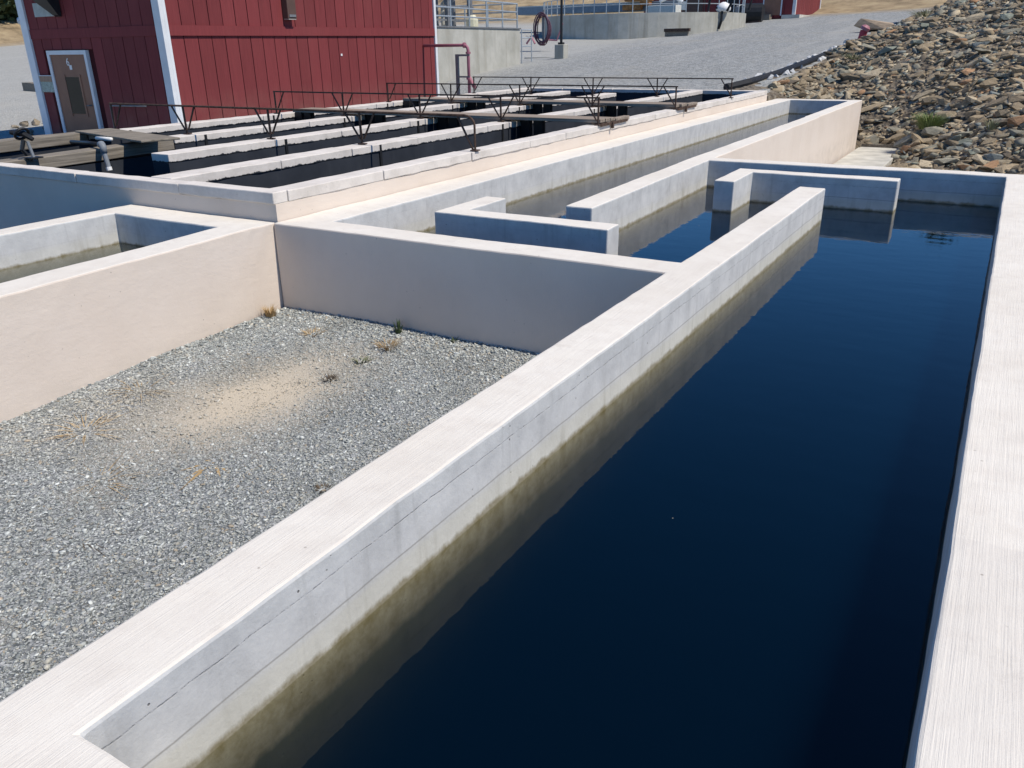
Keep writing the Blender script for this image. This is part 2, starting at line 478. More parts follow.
def cells(xc, yc, solid, zs, side_mi, step=.13, amp=.004, sx=None):
    """one watertight mesh from the solid cells of a plan grid"""
    def refine(c):
        o = []
        for a, b in zip(c[:-1], c[1:]):
            n = max(1, math.ceil((b - a) / step)); o += [a + (b - a) * k / n for k in range(n)]
        return o + [c[-1]]
    xs, ys = refine(sorted(xc)), refine(sorted(yc))
    nx, ny, nz = len(xs) - 1, len(ys) - 1, len(zs)
    S = [[solid((xs[i] + xs[i + 1]) / 2, (ys[j] + ys[j + 1]) / 2) for j in range(ny)] for i in range(nx)]
    mb = MB(); idx = {}
    def vid(i, j, k):
        if (i, j, k) not in idx:
            idx[(i, j, k)] = len(mb.v)
            p = (xs[i], ys[j], zs[k])
            mb.v.append(tuple(jit(p, amp)))
        return idx[(i, j, k)]
    def fc(a, mi): mb.f.append(tuple(a)); mb.mi.append(mi)
    T = nz - 1
    for i in range(nx):
        for j in range(ny):
            if not S[i][j]: continue
            fc((vid(i, j, T), vid(i + 1, j, T), vid(i + 1, j + 1, T), vid(i, j + 1, T)), 0)
            fc((vid(i, j, 0), vid(i, j + 1, 0), vid(i + 1, j + 1, 0), vid(i + 1, j, 0)), 1)
            cx, cy = (xs[i] + xs[i + 1]) / 2, (ys[j] + ys[j + 1]) / 2
            for di, dj, e in ((1, 0, ((i + 1, j), (i + 1, j + 1))), (-1, 0, ((i, j + 1), (i, j))), (0, 1, ((i + 1, j + 1), (i, j + 1))), (0, -1, ((i, j), (i + 1, j)))):
                a, b = i + di, j + dj
                if 0 <= a < nx and 0 <= b < ny and S[a][b]: continue
                ex = (xs[i + 1] + .02 if di > 0 else xs[i] - .02) if di else cx
                ey = (ys[j + 1] + .02 if dj > 0 else ys[j] - .02) if dj else cy
                mi = side_mi(ex, ey)
                for k in range(T):
                    fc((vid(*e[0], k), vid(*e[1], k), vid(*e[1], k + 1), vid(*e[0], k + 1)), mi)
    return mb

def np_mesh(name, V, F, cols, mat, kind=None, parent=None, smooth=False):
    """big triangle mesh with a per-vertex colour attribute"""
    me = bpy.data.meshes.new(name)
    me.vertices.add(len(V)); me.vertices.foreach_set('co', V.astype(np.float32).ravel())
    me.loops.add(F.size); me.loops.foreach_set('vertex_index', F.astype(np.int32).ravel())
    me.polygons.add(len(F)); me.polygons.foreach_set('loop_start', np.arange(0, F.size, F.shape[1], dtype=np.int32))
    me.update(calc_edges=True)
    if cols is not None:
        a = me.attributes.new('col', 'FLOAT_COLOR', 'POINT')
        c4 = np.ones((len(V), 4), np.float32); c4[:, :3] = cols
        a.data.foreach_set('color', c4.ravel())
    me.materials.append(mat)
    if smooth: me.polygons.foreach_set('use_smooth', np.ones(len(F), bool))
    return link(name, me, parent, kind)

def rotm(e):
    """euler angles (n,3) -> matrices (n,3,3)"""
    cx, cy, cz = np.cos(e).T; sx, sy, sz = np.sin(e).T
    R = np.empty((len(e), 3, 3))
    R[:, 0, 0] = cy * cz; R[:, 0, 1] = sx * sy * cz - cx * sz; R[:, 0, 2] = cx * sy * cz + sx * sz
    R[:, 1, 0] = cy * sz; R[:, 1, 1] = sx * sy * sz + cx * cz; R[:, 1, 2] = cx * sy * sz - sx * cz
    R[:, 2, 0] = -sy; R[:, 2, 1] = sx * cy; R[:, 2, 2] = cx * cy
    return R

def ico(sub):
    import bmesh
    bm = bmesh.new(); bmesh.ops.create_icosphere(bm, subdivisions=sub, radius=1)
    V = np.array([v.co[:] for v in bm.verts]); F = np.array([[v.index for v in f.verts] for f in bm.faces]); bm.free()
    return V, F

def rock_shape(seed, sub=2, planes=9):
    """angular broken stone: the hull of a few random points"""
    import bmesh
    r = np.random.default_rng(seed)
    n = 15 if sub > 1 else 9
    P = r.normal(size=(n, 3)); P /= np.linalg.norm(P, axis=1)[:, None]
    P = np.sign(P) * np.abs(P) ** .8 * r.uniform(.82, 1.08, (n, 1))
    bm = bmesh.new()
    for p in P: bm.verts.new(p)
    g = bmesh.ops.convex_hull(bm, input=bm.verts[:])
    bmesh.ops.delete(bm, geom=[v for v in bm.verts if not v.link_faces], context='VERTS')
    bmesh.ops.recalc_face_normals(bm, faces=bm.faces[:])
    bmesh.ops.triangulate(bm, faces=bm.faces[:])
    bm.verts.index_update()
    V = np.array([v.co[:] for v in bm.verts]); F = np.array([[v.index for v in f.verts] for f in bm.faces]); bm.free()
    return V - V.mean(0), F

# ------------------------------------------------------------------ terrain heights
def R_road(x, y):
    yy = y - 26
    z = .27 + (.066 * min(yy, 60) if yy > 0 else .03 * max(yy, -24)) + .03 * (max(x, -24) + 7)
    if x < -26: z += .017 * min(-x - 26, 60)
    if y > 86: z += .28 * (min(y, 190) - 86)
    if x < -84: z += .28 * (min(-x, 92) - 84)
    return z
XE = -6.9
def H_hill(x, y):
    h1 = -1.35 + .30 * (y - 21.8) + .30 * (x + 1) - .7 * math.exp(-((x + 3.1) / 1.5) ** 2 - ((y - 26.3) / 2.2) ** 2)
    h1 = min(h1, -1.46 + .75 * max(0, y - 20.1))
    rd = R_road(XE, y)
    h2 = rd + .36 * (x - XE)
    emb = rd - .5 * max(0, x + 6.5)
    h = max(emb, min(h1, h2), -1.42)
    h = 8 + .1 * (h - 8) if h > 8 else h
    return h + .14 * noise.noise(Vector((x * .45, y * .45, 3))) + .06 * noise.noise(Vector((x * 1.4, y * 1.4, 9)))
def Z_ground(x, y):
    if -6.0 < x < -1.9 and .4 < y < 5.85: return -1.15           # gravel bed laid above
    if -6.3 < x < .25 and .5 < y < 12.15: return -4               # new basin
    if -6.3 < x < -3.7 and y < 25.9 and y > 5: return -4
    if -19.85 < x < -6 and -5.85 < y < 5.9: return -4                  # pond and the added dark basin beside it
    if -13.8 < x < -6.2 and 5.6 < y < 24.7: return -4             # old tank
    if x > .2 and y < 12.2: return -1.15
    if x > -3.75 and y < 20: return -1.6 if x < -1.5 else -1.4
    if x > -6.6 and y >= 25.9 and y < 120: return min(R_road(XE, y), H_hill(x, y)) - .6
    if x > -5.6 and y >= 20 and y < 26: return -1.9
    if x > -6.3 and y < 5.7: return -1.1
    z = R_road(x, y)
    return z + .05 * noise.noise(Vector((x * .3, y * .3, 1))) + (1.2 * noise.noise(Vector((x * .05, y * .05, 5))) if (y > 95 or x < -95) else 0)

def lines(a, b, steps, extra):
    s = []
    x = a
    for lim, st in steps:
        while x < lim: s.append(x); x += st
    s.append(b)
    return sorted(set([round(q, 3) for q in s + extra]))
gx = lines(-420, 300, [(-130, 15), (-60, 4), (-28, 2), (-5, .8), (12, 1.5), (60, 6), (300, 30)], [-19.86, -19.84, -13.81, -13.79, -6.31, -6.29, -6.21, -6.19, -6.01, -5.99, -6.61, -6.59, -5.61, -5.59, -3.76, -3.74, -3.71, -3.69, -1.91, -1.89, .19, .21, .24, .26])
gy = lines(-60, 420, [(-8, 10), (30, 1.0), (60, 2), (130, 4), (420, 20)], [-5.86, -5.84, .39, .41, .49, .51, 5.59, 5.61, 5.69, 5.71, 5.84, 5.86, 5.89, 5.91, 12.14, 12.16, 12.19, 12.21, 24.69, 24.71, 25.89, 25.91, 19.99, 20.01])
V = np.array([(x, y, Z_ground(x, y)) for x in gx for y in gy]); ny_ = len(gy)
Fq = np.array([(i * ny_ + j, (i + 1) * ny_ + j, (i + 1) * ny_ + j + 1, i * ny_ + j + 1) for i in range(len(gx) - 1) for j in range(ny_ - 1)])
np_mesh('ground', V, Fq, None, GROUND, 'structure')

hx = lines(-7.2, 45, [(4, .3), (12, .6), (45, 3)], [-6.13, -6.11, -3.61, -3.6, -2.47, -2.45]); hy = lines(20, 118, [(36, .3), (60, 1), (118, 3)], [24.9, 24.92, 26.03, 26.05, 26.25, 26.27])
def Zh(x, y):
    if y < 20.01: return -2
    if -3.605 < x < -2.46 and y < 26.26: return -2.6
    if -6.12 < x < -3.6 and y < 26.04: return -2.6
    if x <= -6.12 and y < 24.91: return -2.6
    return H_hill(x, y)
V = np.array([(x, y, Zh(x, y)) for x in hx for y in hy]); n_ = len(hy)
Fq = np.array([(i * n_ + j, (i + 1) * n_ + j, (i + 1) * n_ + j + 1, i * n_ + j + 1) for i in range(len(hx) - 1) for j in range(n_ - 1)])
np_mesh('hillside', V, Fq, None, HILL, 'structure')

def Z_yard(x, y):
    e = min(abs(x + 6.05), abs(y - 5.7), 9)
    return -.905 - .012 * (5.7 - y) + .05 * math.exp(-e * 3.2) + .02 * noise.noise(Vector((x * 1.1, y * 1.1, 2)))
yx = np.linspace(-6.1, -1.95, 48); yy = np.linspace(.3, 5.8, 60)
V = np.array([(x, y, Z_yard(x, y)) for x in yx for y in yy])
Fq = np.array([(i * 60 + j, (i + 1) * 60 + j, (i + 1) * 60 + j + 1, i * 60 + j + 1) for i in range(47) for j in range(59)])
np_mesh('gravel_bed', V, Fq, None, YARD, 'structure')

# ------------------------------------------------------------------ new concrete basin
ZS = [-2.9, -.9, -.38, -.1, 0]
def solid_new(x, y):
    if -2.05 < x < -1.75 and .3 < y < 10.12: return True
    if .09 < x < .42 and -1.5 < y < 12.24: return True
    if -2.05 < x < .42 and .36 < y < .77: return True
    if -6.12 < x < -5.63 and 5.70 < y < 26.02: return True
    if -6.12 < x < -1.75 and 5.70 < y < 6.03: return True
    if -3.92 < x < -3.61 and 7.80 < y < 26.02: return True
    if -6.12 < x < -3.61 and 25.58 < y < 26.02: return True
    if -3.92 < x < .42 and 11.96 < y < 12.24: return True
    return False
def in_new(x, y):
    return (-1.76 < x < .1 and .76 < y < 11.97) or (-5.64 < x < -3.60 and 6.02 < y < 25.6) or (-5.64 < x < -1.7 and 6.02 < y < 11.97)
basin = thing('concrete_basin', 'long cream painted concrete basin with grey inner walls holding dark blue water', 'water basin', (-1.9, 6, -2.9))
XC = [-6.12, -5.63, -3.92, -3.61, -2.05, -1.75, .09, .42]; YC = [-1.5, .3, .36, .77, 5.70, 6.03, 7.80, 10.12, 11.96, 12.24, 25.58, 26.02]
def warp(mb):
    # as built, the long walls run slightly out of square
    for i, (x, y, z) in enumerate(mb.v):
        if -4.2 < x < -3.3 and y > 7: x -= .085 * min(1, (y - 7) / 5) + (.03 if y > 20 else 0)
        elif -2.3 < x < -1.5 and y < 11: x += .038 * max(0, y - 1) / 9
        mb.v[i] = (x, y, z)
    return mb
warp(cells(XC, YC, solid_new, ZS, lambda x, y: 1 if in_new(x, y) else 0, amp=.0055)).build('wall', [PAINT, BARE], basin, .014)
# floor of the basin
MB().prism([(-6.0, 5.85), (-1.9, 5.85), (-1.9, .5), (.2, .5), (.2, 12.1), (-3.75, 12.1), (-3.75, 25.8), (-6.0, 25.8)], -3.0, -2.85).build('floor', BARE, basin)
def baffle(x0, x1, y0, y1, lx0, lx1, ly0, ly1):
    s = lambda x, y: (x0 < x < x1 and y0 < y < y1) or (lx0 < x < lx1 and ly0 < y < ly1)
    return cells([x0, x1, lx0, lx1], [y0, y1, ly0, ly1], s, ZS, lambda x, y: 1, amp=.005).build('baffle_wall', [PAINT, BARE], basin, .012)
b = baffle(-5.02, -3.04, 6.90, 7.17, -5.02, -4.75, 6.90, 7.92)
b['label'] = 'low L shaped concrete baffle inside the near end of the channel'
b = baffle(-3.05, -1.03, 11.02, 11.27, -3.05, -2.80, 10.16, 11.27)
b['label'] = 'low L shaped concrete baffle before the far wall of the wide pool'

def water(name, xc, yc, fn, z, mat, zb=-2.87):
    o = cells(xc, yc, fn, [zb, z], lambda x, y: 0, step=50, amp=0).build(name, [mat], None)
    for p in o.data.polygons: p.material_index = 0
    o['kind'] = 'structure'
    return o
water('water', [-5.75, -3.77, -1.9, .2], [.5, 5.85, 12.1, 25.8],
      lambda x, y: (-5.75 < x < .2 and 5.85 < y < 12.1) or (-1.9 < x < .2 and .5 < y < 12.1) or (-5.75 < x < -3.77 and 5.8 < y < 25.8), -.385, WATER)

# ------------------------------------------------------------------ left pond
pond = thing('concrete_pond', 'short cream painted concrete pond left of the gravel bed with shallow murky water', 'water basin', (-7.2, 2, -2.5))
def pond_wall():
    def sol(x, y):
        return (-8.38 < x < -8.08 and -6 < y < 5.74) or (-6.45 < x < -6.1 and -6 < y < 5.74) or (-8.38 < x < -6.1 and 5.32 < y < 5.74) or (-20 < x < -6.1 and -6 < y < -5.7) or (-20 < x < -19.7 and -6 < y < 5.74)  # walls of the far left cell only enclose the added unseen basin
    mb = cells([-20, -19.7, -8.38, -8.08, -6.45, -6.1], [-6, -5.7, 5.32, 5.74], sol, [-2.5, -.9, -.33, -.1, -.004], lambda x, y: 1 if (-8.09 < x < -6.44 and -5.71 < y < 5.33) or (-19.71 < x < -8.37 and y > -5.71) else 0, amp=.006)
    # the long right wall runs a little out of square
    for i, v in enumerate(mb.v):
        if v[0] > -6.7:
            mb.v[i] = (v[0] + .062 * (5.4 - v[1]) * (1 if v[1] < 5.4 else 0) - .03, v[1], v[2])
    return mb
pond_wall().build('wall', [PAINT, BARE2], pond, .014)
MB().prism([(-19.8, -5.8), (-5.5, -5.8), (-6.3, 5.75), (-19.8, 5.75)], -2.6, -2.48).build('floor', BARE2, pond)
MB().prism([(-8.2, -5.82), (-5.66, -5.82), (-6.3, 5.5), (-8.2, 5.5)], -2.47, -.325).build('water', WATER2, None, kind='structure')

MB().box(-19.8, -8.3, -5.85, 5.76, -2.47, -.9).build('water', WATER3, None, kind='structure')  # unseen basin, added so dark water cuts bounce light on the tank front

# ------------------------------------------------------------------ old settling tank
ZT = .28
tank = thing('settling_tank', 'old concrete settling tank with white topped dividing walls and black coated channels', 'water tank', (-10, 15, -2))
def old_out(x, y): return x > -6.13 or y < 5.77 or y > 24.85 or x < -14.05
def so_(x, y):
    return (-6.38 < x < -6.13 and 5.77 < y < 24.85) or (-26 < x < -6.13 and 5.77 < y < 5.94) or (-14.05 < x < -6.13 and 24.55 < y < 24.85)
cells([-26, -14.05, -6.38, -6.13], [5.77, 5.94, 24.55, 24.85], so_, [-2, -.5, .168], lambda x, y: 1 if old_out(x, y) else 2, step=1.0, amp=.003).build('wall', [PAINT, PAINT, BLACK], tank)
DIV = [(-8.10, 5.94, 24.55), (-10.0, 7.42, 22.6), (-11.86, 9.0, 23.4), (-13.85, 8.8, 24.55)]
for cx, ya, yb in DIV:
    MB().box(cx - .17, cx + .17, ya, yb, -2, .168).build('dividing_wall', BLACK, tank)
def coping(x0, x1, y0, y1, along):
    """white painted cap blocks with open joints"""
    L = (y1 - y0) if along == 'y' else (x1 - x0)
    p = 0
    while p < L - .05:
        q = min(L, p + rng.uniform(1.1, 2.4))
        if L - q < .4: q = L
        g = .006
        mb = MB()
        n = max(2, int((q - p) / .18))
        ts = np.linspace(p + g, q - g, n + 1)
        w0, w1 = (x0, x1) if along == 'y' else (y0, y1)
        off = rng.uniform(-.004, .004); dz = rng.uniform(-.004, .004)
        for t in ts:
            zb = .172 + rng.uniform(-.006, .003); zt = ZT + dz + rng.uniform(-.003, .003)
            a = w0 - .012 + off + rng.uniform(-.006, .006); b = w1 + .012 + off + rng.uniform(-.006, .006)
            for w, z in ((a, zb), (b, zb), (b, zt), (a, zt)):
                mb.v.append((w, y0 + t, z) if along == 'y' else (x0 + t, w, z))
        for i in range(n):
            for k in range(4):
                k2 = (k + 1) % 4
                f = (i * 4 + k, i * 4 + k2, i * 4 + 4 + k2, i * 4 + 4 + k)
                mb.f.append(f if along == 'x' else f[::-1]); mb.mi.append(0)
        c0, c1 = (0, 1, 2, 3), tuple(4 * n + k for k in (3, 2, 1, 0))
        for f in (c0, c1): mb.f.append(f if along == 'y' else f[::-1]); mb.mi.append(0)
        mb.build('coping', CAP, tank, .01)
        p = q
coping(-6.38, -6.13, 5.95, 24.54, 'y')
coping(-26, -6.13, 5.77, 5.94, 'x')
coping(-14.05, -6.13, 24.56, 24.85, 'x')
for cx, ya, yb in DIV: coping(cx - .17, cx + .17, ya + (.03 if ya < 6 else 0), yb - (.03 if yb > 24 else 0), 'y')
# black guides standing against the dividing walls, in pairs under the walkways
for yb in (13.75, 17.65):
    for cx, _, _ in DIV:
        for d in (.20, .47):
            MB().box(cx + d, cx + d + .19, yb, yb + .12, -1.6, .296).build('guide_post', BLK, tank)
for yb in (9.6, 13.1, 17.0):
    for cx, _, _ in DIV:
        MB().box(cx + .172, cx + .19, yb, yb + .05, -1.6, .27).build('joint_strip', BLK, tank)
MB().box(-14, -6.2, 5.85, 24.7, -2.2, -1.99).build('floor', BLACK, tank)
water('water', [-13.95, -6.25], [5.9, 24.7], lambda x, y: True, -1.35, WATER3, -1.985)

# ------------------------------------------------------------------ walkways and railings
def walkway(y, wid, label):
    t = thing('walkway', label, 'walkway', (-9.5, y, .29), 'plank walkways across the tank')
    x = -13.3
    n = 2
    for k in range(3):
        y0 = y + k * wid / 3
        MB().box(-13.35 + rng.uniform(-.1, .1), -6.12 + rng.uniform(-.05, .02), y0 + .006, y0 + wid / 3 - .006, .315 + rng.uniform(-.004, .004), .375 + rng.uniform(-.006, .006)).build('plank', PLANK, t, .006)
    for bx in (-6.25, -8.1, -10, -11.86, -13.1):
        MB().box(bx - .06, bx + .06, y + .03, y + wid - .03, .298, .312).build('bearer', RUST, t)
    MB().box(-6.22, -6.10, y + wid + .01, y + wid + .62, .285, .355).build('end_block', PLANK, t, .01)
    MB().box(-6.115, -6.085, y - .03, y + wid + .5, .262, .31).build('end_bracket', RUST, t)
    MB().box(-6.10, -6.06, y + .40, y + .45, .2, .30).build('end_bracket', RUST, t)
    return t
walkway(13.44, .62, 'weathered plank walkway nearest the camera crossing the black channels')
walkway(17.34, .62, 'weathered plank walkway farther from the camera crossing the black channels')
RX = [-13.82, -11.9, -9.95, -8.1, -6.14]
def railing(y, label, bent=False):
    t = thing('railing', label, 'railing', (-10, y, .29), 'rusty low railings across the tank')
    zt = .735
    if bent:
        pts = [(-13.85, y, zt), (-6.3, y, zt)] + [(-6.3 + .16 * math.sin(a), y, zt - .12 + .12 * math.cos(a)) for a in (.4, .8, 1.2, 1.57)] + [(-6.14, y, .285)]
        MB().tube(pts, .016, 8).build('top_rail', RUST, t)
    else:
        MB().bar((-13.85, y, zt), (-6.12, y, zt), .027, .027).build('top_rail', RUST, t)
    for i, x in enumerate(RX):
        end = i in (0, 4)
        dx = rng.uniform(-.02, .02)
        if not (bent and i == 4):
            MB().bar((x + dx * .5, y, .285), (x + dx, y, zt - .013), .026, .026).build('post', RUST, t)
        if i != 4: MB().bar((x + .02, y + .02, .36), (x + .27 + dx, y + .004, zt - .013), .021, .021).build('brace', RUST, t)
        if i != 0: MB().bar((x - .02, y - .02, .36 if not (bent and i == 4) else .30), (x - .27 + dx, y - .004, zt - .013), .021, .021).build('brace', RUST, t)
        MB().box(x - .05, x + .05, y - .05, y + .05, .285, .30).build('foot_plate', RUST, t)
    return t
railing(9.45, 'rusty low railing nearest the camera ending in a bent pipe post', True)
railing(13.38, 'rusty low railing along the nearest plank walkway')
railing(17.28, 'rusty low railing along the farther plank walkway')
railing(21.3, 'rusty low railing farthest from the camera near the tank end')

# timbers, wide board, pipe and valve at the left end
def timber(p, q, w, h, name, label, mat, cat='timber', sag=0):
    d = Vector(q) - Vector(p)
    n = 8
    mb = MB(); a = Vector((-d.y, d.x, 0)).normalized()
    for i in range(n + 1):
        c = Vector(p) + d * i / n + Vector((0, 0, sag * noise.noise(Vector((i * .6, p[0], 0)))))
        ww = w * (1 + rng.uniform(-.03, .03)); hh = h * (1 + rng.uniform(-.04, .04))
        for sa, z in ((-1, 0), (1, 0), (1, hh), (-1, hh)): mb.v.append(tuple(c + a * sa * ww / 2 + Vector((0, 0, z))))
    for i in range(n):
        for k in range(4):
            k2 = (k + 1) % 4; mb.f.append((i * 4 + k2, i * 4 + k, i * 4 + 4 + k, i * 4 + 4 + k2)); mb.mi.append(0)
    mb.f += [(0, 1, 2, 3), tuple(4 * n + k for k in (3, 2, 1, 0))]; mb.mi += [0, 0]
    return tag(mb.build(name, mat, None, .012), label, cat)
MB().box(-12.05, -11.7, 6.0, 8.98, -2, .045).build('dividing_wall', BLACK, tank)
MB().box(-14.0, -13.68, 6.0, 8.79, -2, .12).build('dividing_wall', BLACK, tank)
timber((-11.85, 5.97, .05), (-11.86, 8.99, .09), .34, .165, 'timber_beam', 'long weathered timber beam lying along the dark tank wall below the pipe elbow', TIMBER)
timber((-13.8, 6.0, .125), (-13.82, 8.78, .15), .36, .165, 'timber_beam', 'shorter weathered timber beam behind the black valve near the red barn', TIMBER)
timber((-13.8, 9.0, .30), (-10.95, 8.2, .33), .6, .035, 'wide_board', 'wide grey board lying across the tank walls in front of the brown door', TIMBER, 'board')
t = thing('drain_pipe', 'grey plastic pipe elbow with white tip hanging beside the timber beam', 'pipe', (-11.62, 7.35, -.1))
MB().tube([(-12.9, 8.0, .26), (-12.1, 7.78, .30), (-11.64, 7.66, .31)], .03, 10).build('black_hose', BLK, t, smooth=True)
MB().tube([(-12.75, 8.35, .29), (-12.15, 8.2, .31)], .03, 10).build('white_sleeve', WHITEP, t, smooth=True)
MB().tube([(-11.64, 7.66, .31), (-11.56, 7.63, .32), (-11.51, 7.61, .29), (-11.50, 7.60, .2)], .05, 10).build('elbow', GREYPIPE, t, smooth=True)
MB().tube([(-11.50, 7.60, .22), (-11.46, 7.60, .0)], .036, 10).build('riser', GREYPIPE, t)
MB().tube([(-11.46, 7.60, .0), (-11.45, 7.60, -.05)], .042, 10).build('white_tip', WHITEP, t)
t = thing('valve', 'black valve with dark handwheel on a grey stem over the timber beam', 'valve', (-11.6, 6.6, .37))
MB().tube([(-11.62, 6.62, .20), (-11.66, 6.6, .46)], .022, 8).build('stem', GREYPIPE, t)
mb = MB()
c = Vector((-11.72, 6.58, .56))
ring = [c + Vector((.05 * math.sin(a), .095 * math.cos(a), .07 * math.sin(a))) for a in np.linspace(0, 2 * math.pi, 15)]
mb.tube(ring, .02, 7)
mb.build('handwheel', BLK, t)
MB().tube([(-11.85, 6.5, .58), (-11.72, 6.6, .56), (-11.62, 6.66, .48)], [.03, .045, .03], 8).build('body', BLK, t)
MB().tube([(-11.66, 6.55, .48), (-11.66, 6.5, .36), (-11.65, 6.55, .28)], .03, 6).build('lever', BLK, t)
MB().box(-11.72, -11.55, 6.53, 6.71, .232, .25).build('flange', BLK, t)

# ------------------------------------------------------------------ red barn
BX1, BX0, BY0, BY1, BZ, BE = -17.27, -22.75, 13.5, 24.3, -.75, 4.3
barn = thing('red_barn', 'large red board sided shed with white corner trim and brown door', 'shed', (-19.9, 18.7, BZ))
MB().box(BX0 + .05, BX1 - .05, BY0 + .05, BY1 - .05, BZ, BE).build('wall_core', simple('dark_red_groove', (.05, .008, .01), .9, .1), barn)
g = .011
def boards_long():
    y = BY0 + .13
    while y < BY1 - .08:
        y2 = min(y + 0.415, BY1 - .06)
        for za, zb in ((BZ, 1.9), (2.13, BE)):
            d = rng.uniform(-.003, .003)
            MB().box(BX1 - .06, BX1 + d, y + g, y2 - g, za, zb).build('siding_board', SIDING, barn)
        y = y2
    x = BX0 + .22
    while x < BX1 - .19:
        x2 = min(x + 0.415, BX1 - .19)
        for za, zb in ((BZ, 1.9), (2.13, BE)):
            if zb < 2 and x2 > -21.96 and x < -20.29: za = 1.64
            d = rng.uniform(-.003, .003)
            MB().box(x + g, x2 - g, BY0 + d, BY0 + .06, za, zb).build('siding_board', SIDING, barn)
        x = x2
boards_long()
MB().box(BX1 - .05, BX1 + .045, BY0 + .13, BY1 - .06, 1.902, 2.128).build('belly_band', SIDING, barn)
MB().box(BX0 + .22, BX1 - .19, BY0 - .016, BY0 + .05, 1.902, 2.128).build('belly_band', SIDING, barn)
MB().box(BX1 - .19, BX1 + .055, BY0 - .055, BY0 + .05, BZ, BE).build('corner_trim', WHITE, barn)
MB().box(BX1 - .05, BX1 + .055, BY0 + .052, BY0 + .128, BZ, BE).build('corner_trim', WHITE, barn)
MB().box(BX0 - .055, BX0 + .22, BY0 - .055, BY0 + .05, BZ, BE).build('corner_trim', WHITE, barn)
MB().box(BX1 - .05, BX1 + .05, BY1 - .058, BY1 + .055, BZ, BE).build('corner_trim', WHITE, barn)
MB().add([(BX0 - .4, BY0 - .5, BE - .1), (BX1 + .4, BY0 - .5, BE - .1), ((BX0 + BX1) / 2, BY0 - .5, BE + 1.5), (BX0 - .4, BY1 + .5, BE - .1), (BX1 + .4, BY1 + .5, BE - .1), ((BX0 + BX1) / 2, BY1 + .5, BE + 1.5)],
         [(0, 1, 2), (4, 3, 5), (1, 4, 5, 2), (3, 0, 2, 5), (0, 3, 4, 1)]).build('roof', ROOF, barn)
D0, D1, DT, DB = -21.96, -20.29, 1.62, -.62
MB().box(D0 + .1, D1 - .1, BY0 - .012, BY0 + .05, DB, DT - .1).build('door', DOORM, barn)
door = barn.children[-1]
MB().box(D0, D0 + .1, BY0 - .04, BY0 + .05, DB, DT).build('door_frame', WHITE, barn)
MB().box(D1 - .1, D1, BY0 - .04, BY0 + .05, DB, DT).build('door_frame', WHITE, barn)
MB().box(D0 + .101, D1 - .101, BY0 - .04, BY0 + .05, DT - .1, DT).build('door_frame', WHITE, barn)
def sub(mb, name, mat, par, **k):
    return mb.build(name, mat, par, **k)
sub(MB().box(-21.39, -20.80, BY0 - .022, BY0 - .013, .08, .98), 'door_window', GLASS, door)
sub(MB().box(-21.45, -21.39, BY0 - .03, BY0 - .012, .02, 1.04), 'window_bead', DOORM, door)
sub(MB().box(-20.80, -20.74, BY0 - .03, BY0 - .012, .02, 1.04), 'window_bead', DOORM, door)
sub(MB().tube([(-20.5, BY0 - .02, .3), (-20.5, BY0 - .09, .3), (-20.6, BY0 - .09, .3)], .018, 6), 'handle', STEEL, door)
sub(MB().box(-20.42, -20.395, BY0 - .03, BY0 - .012, 1.0, 1.2), 'hinge', STEEL, door)
def text_part(txt, size, loc, rot, mat, par, name='lettering'):
    cu = bpy.data.curves.new('txt', 'FONT'); cu.body = txt; cu.size = size; cu.extrude = .003
    o = bpy.data.objects.new('txt', cu); COL.objects.link(o)
    bpy.context.view_layer.update()
    me = bpy.data.meshes.new_from_object(o.evaluated_get(bpy.context.evaluated_depsgraph_get()))
    bpy.data.objects.remove(o)
    me.materials.clear(); me.materials.append(mat)
    n = link(name, me, par); n.location = Vector(loc) - wloc(par); n.rotation_euler = rot
    return n
text_part('6', .26, (-21.22, BY0 - .016, 1.26), (rad(90), 0, 0), WHITEP, door)
sub(MB().box(-21.12, -21.02, BY0 - .018, BY0 - .013, 1.16, 1.27), 'small_plate', WHITEP, door)
sg = MB().box(-22.50, -21.98, BY0 - .035, BY0 - .004, .60, .86).build('notice_sign', SIGNG, barn)
sub(MB().box(-22.50, -21.98, BY0 - .04, BY0 - .004, .862, 1.0), 'sign_header', SIGNB, sg)
sub(MB().box(-22.52, -21.97, BY0 - .05, BY0 - .004, 1.002, 1.02), 'sign_ledge', WHITE, sg)
MB().box(-22.12, -21.25, BY0 - .03, BY0 - .004, 2.42, 2.74).build('vent_panel', simple('pale_vent', (.42, .45, .42), .6, .15), barn)
MB().add([(-21.75, BY0 - .03, 3.0), (-20.95, BY0 - .03, 3.0), (-20.95, BY0 - .5, 3.0), (-21.75, BY0 - .5, 3.0), (-21.2, BY0 - .03, 2.4), (-20.98, BY0 - .03, 2.4), (-20.98, BY0 - .12, 2.44), (-21.2, BY0 - .12, 2.44)],
         [(0, 1, 2, 3), (4, 7, 6, 5), (0, 3, 7, 4), (1, 5, 6, 2), (3, 2, 6, 7), (0, 4, 5, 1)]).build('vent_hood', BLK, barn)
lamp = MB().box(BX1 + .004, BX1 + .2, 17.35, 17.67, 2.32, 2.92).build('wall_lamp', DKBROWN, barn, .015)
sub(MB().box(BX1 + .02, BX1 + .19, 17.37, 17.65, 2.295, 2.318), 'lens', simple('lamp_lens', (.35, .33, .3), .3, .1), lamp)
sub(MB().box(BX1 + .2, BX1 + .215, 17.39, 17.63, 2.36, 2.42), 'lamp_louver', STEEL, lamp)
MB().box(BX1 + .001, BX1 + .02, 19.5, 19.56, 1.36, 1.42).build('wall_tag', WHITEP, barn)
MB().tube([(BX0 - .02, BY0 + .05, 2.35), (BX0 - .14, BY0 - .02, 2.35)], [.09, .09], 10).build('side_light', WHITE, barn)
